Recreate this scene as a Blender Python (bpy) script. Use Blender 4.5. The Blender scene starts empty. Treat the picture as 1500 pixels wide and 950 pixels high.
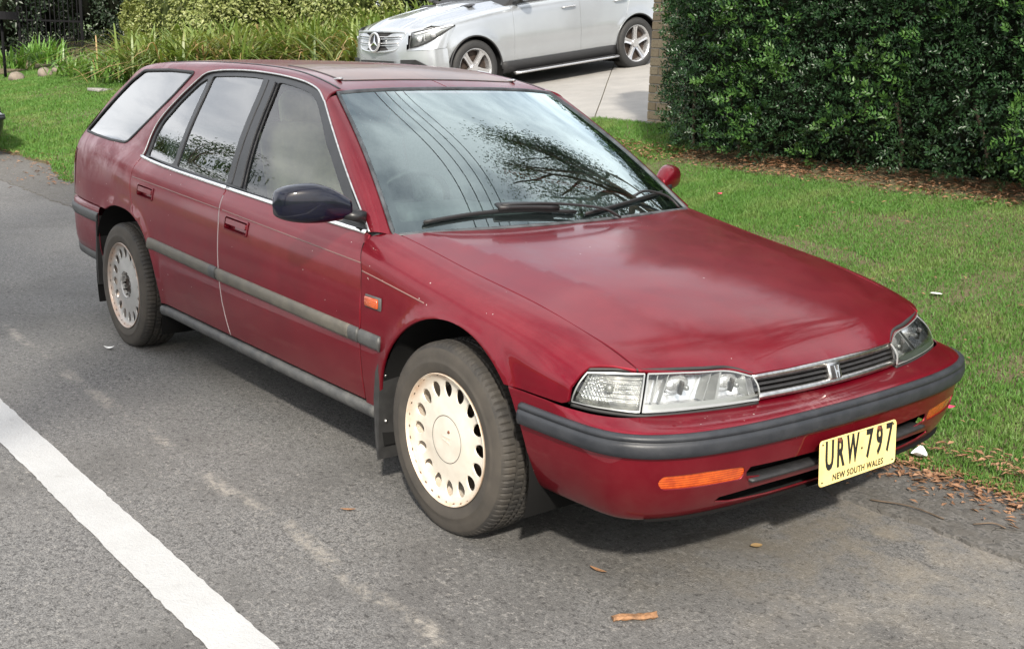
import bpy, bmesh, math, random
import numpy as np
from mathutils import Vector, Matrix
from mathutils.geometry import delaunay_2d_cdt

random.seed(7)
RNG = np.random.default_rng(11)
S = bpy.context.scene
COL = S.collection
R = math.radians

# ------------------------------------------------------------------ camera
CAM_POS = Vector((2.7008, -2.7533, 1.4736))
YAW, PITCH, ROLL = 2.46127919, -0.23710405, 0.0303734598
def cam_axes():
    f = Vector((math.cos(YAW)*math.cos(PITCH), math.sin(YAW)*math.cos(PITCH), math.sin(PITCH)))
    r = f.cross(Vector((0, 0, 1))).normalized()
    u = r.cross(f)
    c, s = math.cos(ROLL), math.sin(ROLL)
    return c*r+s*u, -s*r+c*u, f
_r, _u, _f = cam_axes()
cd = bpy.data.cameras.new('camera')
cd.sensor_width = 36.0
cd.lens = 36.0*1656.685/1500.0
cd.clip_start = 0.05
cd.clip_end = 2000
cam = bpy.data.objects.new('camera', cd)
COL.objects.link(cam)
cam.matrix_world = Matrix(((_r.x, _u.x, -_f.x, CAM_POS.x), (_r.y, _u.y, -_f.y, CAM_POS.y),
                           (_r.z, _u.z, -_f.z, CAM_POS.z), (0, 0, 0, 1)))
S.camera = cam
S.render.resolution_x, S.render.resolution_y = 1024, 648

# ------------------------------------------------------------------ sky, sun, exposure
SUN_EL = R(36)
SUN_AZ = math.atan2(-0.60, 0.80)          # direction towards the sun in the ground plane
w = bpy.data.worlds.new('World'); S.world = w; w.use_nodes = True
nt = w.node_tree; nt.nodes.clear()
sky = nt.nodes.new('ShaderNodeTexSky'); sky.sky_type = 'NISHITA'; sky.sun_disc = False
sky.sun_elevation = SUN_EL
sky.sun_rotation = math.pi/2-SUN_AZ
sky.air_density = 1.0; sky.dust_density = 4.0; sky.ozone_density = 1.0
bg = nt.nodes.new('ShaderNodeBackground'); bg.inputs['Strength'].default_value = 0.115
wo = nt.nodes.new('ShaderNodeOutputWorld')
_tc = nt.nodes.new('ShaderNodeTexCoord')
_mp = nt.nodes.new('ShaderNodeMapping'); _mp.inputs['Scale'].default_value = (1, 1, 2.2)
_no = nt.nodes.new('ShaderNodeTexNoise'); _no.inputs['Scale'].default_value = 2.1; _no.inputs['Detail'].default_value = 7; _no.inputs['Roughness'].default_value = .58
_mr = nt.nodes.new('ShaderNodeMapRange'); _mr.inputs[1].default_value = .36; _mr.inputs[2].default_value = .58; _mr.inputs[3].default_value = .20; _mr.inputs[4].default_value = .95
_mx = nt.nodes.new('ShaderNodeMix'); _mx.data_type = 'RGBA'; _mx.inputs[7].default_value = (11.5, 11.7, 12.0, 1)
nt.links.new(_tc.outputs['Generated'], _mp.inputs[0]); nt.links.new(_mp.outputs[0], _no.inputs['Vector']); nt.links.new(_no.outputs['Fac'], _mr.inputs[0])
nt.links.new(_mr.outputs[0], _mx.inputs['Factor']); nt.links.new(sky.outputs[0], _mx.inputs[6])
nt.links.new(_mx.outputs[2], bg.inputs[0]); nt.links.new(bg.outputs[0], wo.inputs[0])
sl = bpy.data.lights.new('sun', 'SUN'); sl.energy = 4.6; sl.angle = R(2.5); sl.color = (1.0, 0.93, 0.82)
so = bpy.data.objects.new('sun', sl); COL.objects.link(so)
so.location = (0, -20, 30)
_sd = Vector((math.cos(SUN_AZ)*math.cos(SUN_EL), math.sin(SUN_AZ)*math.cos(SUN_EL), math.sin(SUN_EL)))
so.rotation_euler = _sd.to_track_quat('Z', 'Y').to_euler()
S.view_settings.view_transform = 'Standard'
S.view_settings.look = 'None'
S.view_settings.exposure = 0.68
S.view_settings.gamma = 1.0
S.view_settings.use_curve_mapping = False
S.render.engine = 'CYCLES'

# ------------------------------------------------------------------ object helpers
def tag(o, label=None, cat=None, group=None, kind=None):
    if label: o['label'] = label
    if cat: o['category'] = cat
    if group: o['group'] = group
    if kind: o['kind'] = kind
    return o
def empty(name, loc=(0, 0, 0), parent=None):
    o = bpy.data.objects.new(name, None); COL.objects.link(o); o.location = loc
    o.empty_display_size = 0.1
    if parent: o.parent = parent
    return o
def link(name, me, mat=None, parent=None):
    o = bpy.data.objects.new(name, me); COL.objects.link(o)
    if mat is not None:
        me.materials.clear(); me.materials.append(mat)
    if parent is not None: o.parent = parent
    return o
def mesh_np(name, V, F, smooth=True, normals=None):
    """V (n,3); F list of tuples or (m,k) array."""
    V = np.asarray(V, dtype=np.float64)
    me = bpy.data.meshes.new(name)
    if isinstance(F, np.ndarray):
        k = F.shape[1]; m = F.shape[0]
        me.vertices.add(len(V)); me.vertices.foreach_set('co', V.astype(np.float32).ravel())
        me.loops.add(m*k); me.loops.foreach_set('vertex_index', F.astype(np.int32).ravel())
        me.polygons.add(m)
        me.polygons.foreach_set('loop_start', np.arange(0, m*k, k, dtype=np.int32))
        try: me.polygons.foreach_set('loop_total', np.full(m, k, dtype=np.int32))
        except Exception: pass
        me.update(calc_edges=True); me.validate()
    else:
        me.from_pydata([tuple(v) for v in V], [], [tuple(f) for f in F]); me.update()
    if smooth:
        me.polygons.foreach_set('use_smooth', np.ones(len(me.polygons), dtype=bool))
    if normals is not None:
        me.normals_split_custom_set_from_vertices([tuple(n) for n in normals])
    return me
def obj(name, V, F, mat, parent=None, smooth=True, normals=None):
    return link(name, mesh_np(name, V, F, smooth, normals), mat, parent)
def from_bm(name, bm, mat, parent=None, smooth=False):
    me = bpy.data.meshes.new(name); bm.to_mesh(me); bm.free()
    if smooth: me.polygons.foreach_set('use_smooth', np.ones(len(me.polygons), dtype=bool))
    return link(name, me, mat, parent)
def box_bm(sx, sy, sz, bev=0.0, seg=2, mat=None):
    bm = bmesh.new()
    bmesh.ops.create_cube(bm, size=1.0)
    bmesh.ops.scale(bm, vec=(sx, sy, sz), verts=bm.verts)
    if bev > 0:
        bmesh.ops.bevel(bm, geom=bm.edges[:], offset=bev, segments=seg, affect='EDGES', profile=0.5)
    if mat is not None: bmesh.ops.transform(bm, matrix=mat, verts=bm.verts)
    return bm
def rbox(name, loc, size, mat, parent=None, bev=0.01, rot=(0, 0, 0), seg=2, smooth=True):
    bm = box_bm(*size, bev, seg)
    from mathutils import Euler
    M = Matrix.Translation(loc) @ Euler(rot).to_matrix().to_4x4()
    bmesh.ops.transform(bm, matrix=M, verts=bm.verts)
    return from_bm(name, bm, mat, parent, smooth and bev > 0)
def join_bm(dst, src):
    me = bpy.data.meshes.new('tmp'); src.to_mesh(me); src.free(); dst.from_mesh(me); bpy.data.meshes.remove(me)
def sweep(path, prof, up=None, closed=False, caps=True):
    """sweep 2D profile [(a,b)] (a along side vec, b along normal vec) along path; up = normals per point"""
    P = np.asarray(path, float); n = len(P)
    T = np.gradient(P, axis=0) if not closed else (np.roll(P, -1, 0)-np.roll(P, 1, 0))
    T /= np.linalg.norm(T, axis=1)[:, None]+1e-12
    if up is None:
        up = np.tile([0, 0, 1.0], (n, 1))
        bad = np.abs(T[:, 2]) > .95
        up[bad] = [1, 0, 0]
    U = np.asarray(up, float); U = U-(U*T).sum(1)[:, None]*T
    U /= np.linalg.norm(U, axis=1)[:, None]+1e-12
    B = np.cross(T, U)
    prof = np.asarray(prof, float); k = len(prof)
    V = (P[:, None, :]+prof[None, :, 0, None]*B[:, None, :]+prof[None, :, 1, None]*U[:, None, :]).reshape(-1, 3)
    F = []
    for i in range(n if closed else n-1):
        j = (i+1) % n
        for q in range(k):
            q2 = (q+1) % k
            F.append((i*k+q, i*k+q2, j*k+q2, j*k+q))
    if caps and not closed:
        F.append(tuple(range(k-1, -1, -1))); F.append(tuple((n-1)*k+q for q in range(k)))
    return V, F
def circ(r, n=8, sx=1.0, sy=1.0):
    return [(r*sx*math.cos(2*math.pi*i/n), r*sy*math.sin(2*math.pi*i/n)) for i in range(n)]
def tube(name, path, r, mat, parent=None, n=8, up=None, closed=False):
    V, F = sweep(path, circ(r, n), up, closed)
    return obj(name, V, F, mat, parent)
def dens(P, h):
    """densify a polyline (n,d)"""
    P = np.asarray(P, float); out = [P[:1]]
    for a, b in zip(P[:-1], P[1:]):
        m = max(1, int(math.ceil(np.linalg.norm(b-a)/h)))
        t = np.linspace(0, 1, m+1)[1:, None]
        out.append(a+(b-a)*t)
    return np.concatenate(out)
def cspline(P, n):
    """Catmull-Rom through points (k,d) -> n samples per span (centripetal-ish, uniform)"""
    P = np.asarray(P, float)
    A = np.vstack([2*P[0]-P[1], P, 2*P[-1]-P[-2]])
    out = []
    for i in range(1, len(A)-2):
        p0, p1, p2, p3 = A[i-1:i+3]
        t = np.linspace(0, 1, n, endpoint=False)[:, None]
        out.append(.5*((2*p1)+(-p0+p2)*t+(2*p0-5*p1+4*p2-p3)*t**2+(-p0+3*p1-3*p2+p3)*t**3))
    out.append(P[-1:])
    return np.concatenate(out)
def nspl(pts):
    """natural cubic spline through (x,y) pairs, linear outside; returns a vectorised function"""
    pts = sorted(pts); X = np.array([p[0] for p in pts], float); Y = np.array([p[1] for p in pts], float)
    n = len(X)
    if n == 2:
        return lambda q: Y[0]+(np.asarray(q, float)-X[0])*(Y[1]-Y[0])/(X[1]-X[0])
    h = np.diff(X); A = np.eye(n); b = np.zeros(n)
    for i in range(1, n-1):
        A[i, i-1:i+2] = h[i-1], 2*(h[i-1]+h[i]), h[i]
        b[i] = 6*((Y[i+1]-Y[i])/h[i]-(Y[i]-Y[i-1])/h[i-1])
    M = np.linalg.solve(A, b)
    s0 = (Y[1]-Y[0])/h[0]-h[0]*(2*M[0]+M[1])/6
    s1 = (Y[-1]-Y[-2])/h[-1]+h[-1]*(M[-2]+2*M[-1])/6
    def f(q):
        q = np.asarray(q, float)
        i = np.clip(np.searchsorted(X, q)-1, 0, n-2)
        d = q-X[i]; e = X[i+1]-q; H = h[i]
        v = (M[i]*e**3+M[i+1]*d**3)/(6*H)+(Y[i]/H-M[i]*H/6)*e+(Y[i+1]/H-M[i+1]*H/6)*d
        v = np.where(q < X[0], Y[0]+s0*(q-X[0]), v)
        return np.where(q > X[-1], Y[-1]+s1*(q-X[-1]), v)
    return f
def bs_basis(v, K):
    """clamped uniform cubic B-spline basis (N,K)"""
    v = np.clip(np.asarray(v, float), 0, 1-1e-9); p = 3
    kn = np.concatenate([np.zeros(p), np.linspace(0, 1, K-p+1), np.ones(p)])
    B = np.zeros((len(v), len(kn)-1))
    i = np.searchsorted(kn, v, side='right')-1
    B[np.arange(len(v)), i] = 1
    for d in range(1, p+1):
        nb = np.zeros((len(v), len(kn)-1-d))
        for j in range(nb.shape[1]):
            a = kn[j+d]-kn[j]; b = kn[j+d+1]-kn[j+1]
            if a > 0: nb[:, j] += (v-kn[j])/a*B[:, j]
            if b > 0: nb[:, j] += (kn[j+d+1]-v)/b*B[:, j+1]
        B = nb
    return B
def pip(pts, poly):
    """vectorised point in polygon"""
    x, y = pts[:, 0], pts[:, 1]; c = np.zeros(len(pts), bool)
    X, Y = poly[:, 0], poly[:, 1]; n = len(poly); j = n-1
    for i in range(n):
        m = (Y[i] > y) != (Y[j] > y)
        if m.any():
            xi = (X[j]-X[i])*(y-Y[i])/((Y[j]-Y[i])+1e-30)+X[i]
            c ^= m & (x < xi)
        j = i
    return c

def rpoly(P, r, k=6):
    """closed polygon with rounded corners (radius limited by the edges)"""
    P = np.asarray(P, float); n = len(P); out = []
    for i in range(n):
        a, b, c = P[i-1], P[i], P[(i+1) % n]
        u = a-b; v = c-b; lu, lv = np.linalg.norm(u), np.linalg.norm(v); d = min(r, .45*lu, .45*lv)
        p0, p1 = b+u/lu*d, b+v/lv*d
        for t in np.linspace(0, 1, k): out.append((1-t)**2*p0+2*t*(1-t)*b+t*t*p1)
    return np.array(out)
class Surf:
    """parametric half surface (y = +w); subclass gives ev(u, v) -> (N,3)"""
    vs = 1.0
    def nrm(self, u, v):
        e = 2e-4
        v2 = np.clip(v+e, 0, 1); v1 = np.clip(v-e, 0, 1)
        du = self.ev(u+e, v)-self.ev(u-e, v); dv = self.ev(u, v2)-self.ev(u, v1)
        n = np.cross(dv, du); n /= np.linalg.norm(n, axis=1)[:, None]+1e-12
        return n
    def inv(self, u, val, ax=2, lo=0.0, hi=1.0):
        """v with coordinate ax equal val along column u (monotone)"""
        u = np.atleast_1d(np.asarray(u, float)); val = np.broadcast_to(np.asarray(val, float), u.shape)
        a = np.full(u.shape, lo); b = np.full(u.shape, hi)
        inc = self.ev(u, b)[:, ax] > self.ev(u, a)[:, ax]
        for _ in range(34):
            m = .5*(a+b); g = self.ev(u, m)[:, ax] < val
            up = np.where(inc, g, ~g)
            a = np.where(up, m, a); b = np.where(up, b, m)
        return .5*(a+b)
    def uz(self, P, lo=0.0, hi=1.0):
        P = np.asarray(P, float); return np.stack([P[:, 0], self.inv(P[:, 0], P[:, 1], 2, lo, hi)], 1)
    def uw(self, P, lo=0.0, hi=1.0):
        P = np.asarray(P, float); return np.stack([P[:, 0], self.inv(P[:, 0], P[:, 1], 1, lo, hi)], 1)
class Loft(Surf):
    def __init__(self, rows, disp=None, vs=1.0):
        self.rows = rows; self.disp = disp; self.vs = vs
    def ev(self, u, v):
        u = np.asarray(u, float)
        B = bs_basis(v, len(self.rows))
        W = np.stack([np.broadcast_to(r[0](u), u.shape) for r in self.rows], 1)
        Z = np.stack([np.broadcast_to(r[1](u), u.shape) for r in self.rows], 1)
        P = np.stack([u, (B*W).sum(1), (B*Z).sum(1)], 1)
        if self.disp is not None: P[:, 1] += self.disp(P[:, 0], P[:, 2])
        return P
def trim(s, outer, holes=(), h=0.025, off=0.0, rim=0.012, bh=0.012):
    """mesh of surface s inside outer polygon (u,v) minus holes -> V,F,N"""
    vs = s.vs
    def prep(P):
        P = np.asarray(P, float)*[1, vs]
        P = dens(np.vstack([P, P[:1]]), bh)[:-1]
        k = np.linalg.norm(P-np.roll(P, 1, 0), axis=1) > 1e-5
        return P[k]
    o = prep(outer); hs = [prep(q) for q in holes]
    allb = np.vstack([o]+hs)
    mn, mx = o.min(0), o.max(0)
    gx = np.arange(mn[0]+h*.5, mx[0], h); gy = np.arange(mn[1]+h*.5, mx[1], h)
    if len(gx) and len(gy):
        G = np.stack(np.meshgrid(gx, gy), -1).reshape(-1, 2)
        k = pip(G, o)
        for q in hs: k &= ~pip(G, q)
        G = G[k]
        keep = np.ones(len(G), bool)
        for i in range(0, len(G), 400):
            d2 = ((G[i:i+400, None, :]-allb[None])**2).sum(2).min(1)
            keep[i:i+400] = d2 > (.5*h)**2
        G = G[keep]
    else: G = np.zeros((0, 2))
    pts = np.vstack([allb, G]); ed = []; st = 0
    for q in [o]+hs:
        n = len(q); ed += [(st+i, st+(i+1) % n) for i in range(n)]; st += n
    vc, _, fc, _, _, _ = delaunay_2d_cdt([Vector(p) for p in pts], ed, [], 0, 1e-6)
    Q = np.array([tuple(v) for v in vc])
    F = np.array([f for f in fc if len(f) == 3])
    C = Q[F].mean(1); k = pip(C, o)
    for q in hs: k &= ~pip(C, q)
    F = F[k]
    a = Q[F]; ar = (a[:, 1, 0]-a[:, 0, 0])*(a[:, 2, 1]-a[:, 0, 1])-(a[:, 2, 0]-a[:, 0, 0])*(a[:, 1, 1]-a[:, 0, 1])
    F = F[np.abs(ar) > 1e-10]; ar = ar[np.abs(ar) > 1e-10]
    k = ar < 0 if getattr(s, 'flip', False) else ar > 0
    F[k] = F[k][:, ::-1]          # outward
    u, v = Q[:, 0], Q[:, 1]/vs
    N = s.nrm(u, v); V = s.ev(u, v)-off*N
    used = np.unique(F); mp = -np.ones(len(V), int); mp[used] = np.arange(len(used))
    V, N, F = V[used], N[used], mp[F]
    faces = [tuple(f) for f in F]
    if rim > 0:
        cnt = {}
        for f in faces:
            for i in range(3):
                e = (f[i], f[(i+1) % 3]); cnt[(min(e), max(e))] = None if (min(e), max(e)) in cnt else e
        bd = [e for e in cnt.values() if e]
        bv = sorted({i for e in bd for i in e}); n0 = len(V); nb = len(bv)
        idx = {b: i for i, b in enumerate(bv)}
        top = V[bv]; low = top-rim*N[bv]
        # outward in-surface normals per boundary vertex
        on = np.zeros((nb, 3))
        for a_, b_ in bd:
            t = V[b_]-V[a_]; q = np.cross(t, N[a_]); q /= np.linalg.norm(q)+1e-12
            on[idx[a_]] += q; on[idx[b_]] += q
        on /= np.linalg.norm(on, axis=1)[:, None]+1e-12
        V = np.vstack([V, top, low]); N = np.vstack([N, on*.7+N[bv]*.7, on])
        for a_, b_ in bd:
            i, j = idx[a_], idx[b_]
            faces.append((n0+j, n0+i, n0+nb+i, n0+nb+j))
    return V, faces, N
def mir(V, F, N):
    V = V.copy(); N = N.copy(); V[:, 1] *= -1; N[:, 1] *= -1
    return V, [tuple(reversed(f)) for f in F], N
def both(A):
    V, F, N = A; V2, F2, N2 = mir(V, F, N); n = len(V)
    return np.vstack([V, V2]), list(F)+[tuple(i+n for i in f) for f in F2], np.vstack([N, N2])
def pair(name, A, mat, parent):
    """right (-y) and left (+y) copies; returns both objects"""
    V, F, N = mir(*A)
    a = obj(name, V, F, mat, parent, True, N)
    b = obj(name, A[0], A[1], mat, parent, True, A[2])
    return a, b
def vf_pair(name, V, F, mat, parent, smooth=True):
    V = np.asarray(V, float); W = V.copy(); W[:, 1] *= -1
    a = obj(name, W, [tuple(reversed(f)) for f in F], mat, parent, smooth)
    b = obj(name, V, F, mat, parent, smooth)
    return a, b
# ------------------------------------------------------------------ materials
class NM:
    def __init__(s, name):
        s.m = bpy.data.materials.new(name); s.m.use_nodes = True
        s.t = s.m.node_tree; s.t.nodes.clear()
        s.out = s.n('ShaderNodeOutputMaterial')
    def n(s, ty, **kw):
        q = s.t.nodes.new(ty)
        for k, v in kw.items():
            if k in q.inputs.keys() if hasattr(q.inputs, 'keys') else False: q.inputs[k].default_value = v
            else: setattr(q, k, v)
        return q
    def l(s, a, b): s.t.links.new(a, b)
    def pos(s):
        return s.n('ShaderNodeNewGeometry').outputs['Position']
    def objc(s):
        return s.n('ShaderNodeTexCoord').outputs['Object']
    def map(s, vec, scale=(1, 1, 1), loc=(0, 0, 0), rot=(0, 0, 0)):
        q = s.n('ShaderNodeMapping'); s.l(vec, q.inputs['Vector'])
        q.inputs['Scale'].default_value = scale; q.inputs['Location'].default_value = loc; q.inputs['Rotation'].default_value = rot
        return q.outputs[0]
    def noise(s, vec, sc, det=4, rough=.55, dist=0.0, col=False):
        q = s.n('ShaderNodeTexNoise'); s.l(vec, q.inputs['Vector'])
        q.inputs['Scale'].default_value = sc; q.inputs['Detail'].default_value = det
        q.inputs['Roughness'].default_value = rough; q.inputs['Distortion'].default_value = dist
        return q.outputs['Color' if col else 'Fac']
    def voro(s, vec, sc, feat='F1', out='Distance', rnd=1.0):
        q = s.n('ShaderNodeTexVoronoi'); q.feature = feat; s.l(vec, q.inputs['Vector'])
        q.inputs['Scale'].default_value = sc; q.inputs['Randomness'].default_value = rnd
        return q.outputs[out]
    def ramp(s, fac, stops, interp='LINEAR'):
        q = s.n('ShaderNodeValToRGB'); q.color_ramp.interpolation = interp
        e = q.color_ramp.elements
        while len(e) > 1: e.remove(e[-1])
        e[0].position = stops[0][0]; e[0].color = c4(stops[0][1])
        for p, c in stops[1:]:
            x = e.new(p); x.color = c4(c)
        s.l(fac, q.inputs[0]); return q.outputs[0]
    def mr(s, v, a, b, c=0.0, d=1.0):
        q = s.n('ShaderNodeMapRange'); s.l(v, q.inputs[0])
        for i, k in enumerate((a, b, c, d)): q.inputs[1+i].default_value = k
        return q.outputs[0]
    def math(s, op, a, b=None, c=None):
        q = s.n('ShaderNodeMath'); q.operation = op
        for i, k in enumerate((a, b, c)):
            if k is None: continue
            if isinstance(k, (int, float)): q.inputs[i].default_value = k
            else: s.l(k, q.inputs[i])
        return q.outputs[0]
    def mix(s, fac, a, b, mode='MIX'):
        q = s.n('ShaderNodeMix'); q.data_type = 'RGBA'; q.blend_type = mode
        for k, sock in ((fac, q.inputs['Factor']), (a, q.inputs[6]), (b, q.inputs[7])):
            if isinstance(k, (int, float)): sock.default_value = k
            elif isinstance(k, (tuple, list)): sock.default_value = c4(k)
            else: s.l(k, sock)
        return q.outputs[2]
    def xyz(s, vec):
        q = s.n('ShaderNodeSeparateXYZ'); s.l(vec, q.inputs[0]); return q.outputs
    def bump(s, h, st=.3, d=.01, nrm=None):
        q = s.n('ShaderNodeBump'); q.inputs['Strength'].default_value = st; q.inputs['Distance'].default_value = d
        s.l(h, q.inputs['Height'])
        if nrm is not None: s.l(nrm, q.inputs['Normal'])
        return q.outputs[0]
    def prin(s, base=(.5, .5, .5), rough=.5, metal=0.0, spec=.5, coat=0.0, coatr=.05, normal=None, trans=0.0, sss=0.0, emit=None, es=0.0, alpha=None, cn=None):
        q = s.n('ShaderNodeBsdfPrincipled')
        def st(k, v):
            if v is None: return
            sk = q.inputs[k]
            if isinstance(v, (int, float)): sk.default_value = v
            elif isinstance(v, (tuple, list)): sk.default_value = c4(v)
            else: s.l(v, sk)
        st('Base Color', base); st('Roughness', rough); st('Metallic', metal); st('Specular IOR Level', spec)
        st('Coat Weight', coat); st('Coat Roughness', coatr); st('Transmission Weight', trans)
        st('Normal', normal); st('Emission Color', emit); st('Emission Strength', es); st('Alpha', alpha)
        s.bs = q
        s.l(q.outputs[0], s.out.inputs[0]); return s.m
def c4(c):
    return (c[0], c[1], c[2], 1.0) if len(c) == 3 else c
def simple(name, col, rough=.5, metal=0.0, spec=.5, coat=0.0, nsc=0, namt=.15, bsc=0, bst=.2):
    s = NM(name); base = col; nrm = None
    if nsc:
        f = s.noise(s.objc(), nsc, 5)
        base = s.mix(s.mr(f, .3, .7), tuple(k*(1-namt) for k in col), tuple(min(1, k*(1+namt)) for k in col))
    if bsc: nrm = s.bump(s.noise(s.objc(), bsc, 5), bst, .005)
    return s.prin(base, rough, metal, spec, coat, normal=nrm)
def glass(name, tint=(.8, .87, .84), boost=1.0, rough=0.0, spec_tint=(1, 1, 1)):
    s = NM(name)
    tr = s.n('ShaderNodeBsdfTransparent'); tr.inputs[0].default_value = c4(tint)
    gl = s.n('ShaderNodeBsdfGlossy'); gl.inputs['Roughness'].default_value = rough; gl.inputs['Color'].default_value = c4(spec_tint)
    fr = s.n('ShaderNodeFresnel'); fr.inputs['IOR'].default_value = 1.52
    f = s.math('MINIMUM', s.math('MULTIPLY', fr.outputs[0], boost), 1.0)
    mx = s.n('ShaderNodeMixShader'); s.l(f, mx.inputs[0]); s.l(tr.outputs[0], mx.inputs[1]); s.l(gl.outputs[0], mx.inputs[2])
    s.l(mx.outputs[0], s.out.inputs[0]); return s.m

M = {}
def mk_paint():
    s = NM('burgundy_paint'); p = s.pos(); X = s.xyz(p)
    n1 = s.noise(p, 2.2, 5, .6); n2 = s.noise(p, 9.0, 6, .65); n3 = s.noise(p, 60.0, 3, .6)
    rear = s.mr(X[0], -1.2, -2.9, 0.0, 1.0)              # clear coat worn away towards the tail
    fade = s.math('MULTIPLY', rear, s.mr(n1, .36, .62))
    base = s.mix(s.mr(n2, .3, .7), (.148, .0016, .0095), (.184, .0024, .0125))
    base = s.mix(s.math('MULTIPLY', fade, .75), base, (.130, .022, .032))
    peel = s.math('MULTIPLY', s.math('MULTIPLY', s.mr(X[0], -2.35, -2.9), s.mr(X[2], .76, .88)), s.mr(s.noise(p, 3.4, 6, .68, .6), .44, .58))
    base = s.mix(s.math('MULTIPLY', peel, .55), base, (.42, .27, .29))
    topd = s.mr(X[2], .62, .70)
    dust = s.math('MULTIPLY', topd, s.mr(n2, .32, .75, .01, .085))
    base = s.mix(dust, base, (.30, .13, .12))
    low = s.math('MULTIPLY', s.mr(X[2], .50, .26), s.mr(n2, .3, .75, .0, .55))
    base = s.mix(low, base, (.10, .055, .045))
    # chips: tiny pale specks
    sp = s.voro(p, 26.0); chip = s.math('MULTIPLY', s.math('LESS_THAN', sp, s.mr(s.noise(p, 21, 2), .35, .7, .0, .085)), s.math('GREATER_THAN', n1, .50))
    base = s.mix(s.math('MULTIPLY', chip, .8), base, (.62, .56, .52))
    # scraped dent on the bumper ledge
    pd = s.n('ShaderNodeVectorMath'); pd.operation = 'DISTANCE'; s.l(s.map(p, (1, .62, 1)), pd.inputs[0]); pd.inputs[1].default_value = (.868, -.135*.62, .535)
    dent = s.math('MULTIPLY', s.mr(pd.outputs['Value'], .070, .045), s.mr(s.noise(p, 34, 5, .7), .42, .60))
    base = s.mix(s.math('MULTIPLY', dent, .55), base, (.33, .13, .13))
    rough = s.math('ADD', s.math('MULTIPLY', fade, .22), s.mr(n2, .3, .8, .34, .46))
    cr = s.math('ADD', s.math('MULTIPLY', s.math('MAXIMUM', s.math('MULTIPLY', fade, 1.1), s.math('MULTIPLY', topd, .40)), .17), s.mr(n2, .3, .8, .012, .05))
    cw = s.math('SUBTRACT', s.mr(X[2], .60, .72, .62, .50), s.math('MULTIPLY', fade, .25))
    nb = s.bump(s.noise(p, 900.0, 2), .02, .001)
    m = s.prin(base, rough, s.math('SUBTRACT', .62, s.math('MULTIPLY', fade, .4)), .10, cw, cr, normal=nb)
    return m
M['paint'] = mk_paint()
M['shell'] = simple('dark_inner_shell', (.008, .008, .008), .9, spec=.1)
M['rubber'] = simple('black_rubber', (.018, .018, .018), .6, nsc=30, namt=.3)
def mk_trim(name, a, b, r=.55):
    s = NM(name); p = s.objc()
    n = s.noise(p, 14, 6, .65); n2 = s.noise(p, 160, 3)
    return s.prin(s.mix(s.mr(n, .33, .68), a, b), s.mr(n, .3, .7, r-.1, r+.12), 0, .4, normal=s.bump(n2, .15, .002))
M['bump_strip'] = mk_trim('grey_black_bumper_plastic', (.015, .017, .021), (.028, .030, .035), .45)
M['rub'] = mk_trim('weathered_olive_grey_plastic', (.060, .055, .047), (.115, .105, .085), .6)
M['rub_dark'] = mk_trim('dark_grey_plastic', (.035, .036, .036), (.075, .076, .074), .55)
M['sill'] = mk_trim('dusty_grey_sill_plastic', (.032, .034, .036), (.085, .085, .082), .6)
M['chrome'] = simple('chrome', (.78, .78, .78), .10, 1.0, nsc=40, namt=.08)
M['dull_chrome'] = simple('dull_chrome', (.55, .54, .52), .28, 1.0, nsc=60, namt=.25)
M['black_gloss'] = simple('black_gloss_trim', (.012, .012, .013), .35)
M['pillar_black'] = simple('faded_black_pillar', (.014, .014, .016), .42, nsc=12, namt=.3)
M['glass'] = glass('window_glass', (.72, .82, .78), 2.2)
M['front_glass'] = glass('front_window_glass', (.76, .85, .80), 1.15)
M['quarter_glass'] = glass('quarter_window_glass', (.30, .35, .33), 2.0)
M['wind'] = glass('windscreen_glass', (.78, .90, .87), 3.1, 0.0, (.86, 1.0, 1.0))
M['lens'] = glass('headlight_lens', (.93, .94, .93), 1.0, .03)
M['sunroof'] = glass('sunroof_glass', (.22, .20, .17), 1.6)
M['navy'] = simple('navy_mirror_paint', (.0022, .003, .012), .30, 0.0, .15, .8, nsc=20, namt=.2)
M['plastic'] = simple('black_plastic', (.015, .015, .016), .55, nsc=40, namt=.3, bsc=300, bst=.1)
M['wiper'] = simple('wiper_black', (.014, .014, .015), .5)
M['seat'] = simple('grey_seat_fabric', (.10, .11, .115), .9, nsc=60, namt=.25)
M['seat_beige'] = simple('beige_seat_cover', (.66, .57, .40), .9, nsc=30, namt=.12)
M['dash'] = simple('grey_dashboard', (.055, .062, .065), .75, nsc=40, namt=.15)
M['blue_cloth'] = simple('blue_cloth', (.02, .13, .36), .8, nsc=15, namt=.5)
M['plate'] = None
s = NM('number_plate_yellow'); q = s.objc(); n = s.noise(q, 18, 5)
M['plate'] = s.prin(s.mix(s.mr(n, .4, .8), (.72, .59, .24), (.55, .43, .17)), .45)
M['plate_ink'] = simple('plate_black_ink', (.010, .010, .010), .5)
M['rust'] = simple('rusty_bolt', (.11, .035, .016), .8, nsc=120, namt=.5)
s = NM('amber_lens'); q = s.objc()
wv = s.n('ShaderNodeTexWave'); s.l(q, wv.inputs['Vector']); wv.inputs['Scale'].default_value = 45; wv.inputs['Distortion'].default_value = 0
wv.bands_direction = 'Z'
n = s.noise(q, 35, 3)
M['amber'] = s.prin(s.mix(s.mr(n, .35, .7), (.30, .036, .003), (.46, .075, .006)), .2, 0, .5, 1.0, normal=s.bump(wv.outputs[0], .35, .003))
M['red_lens'] = simple('red_lens', (.35, .012, .010), .2, coat=1.0)
s = NM('reflector_chrome'); q = s.objc(); n = s.noise(q, 22, 3)
M['reflector'] = s.prin(s.mix(s.mr(n, .35, .65), (.80, .81, .82), (.55, .56, .58)), .24, .75)
s = NM('lamp_white'); M['lamp_white'] = simple('lamp_housing_grey', (.27, .28, .28), .35, .4)
s = NM('fluted_lens'); q = s.objc()
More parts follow.
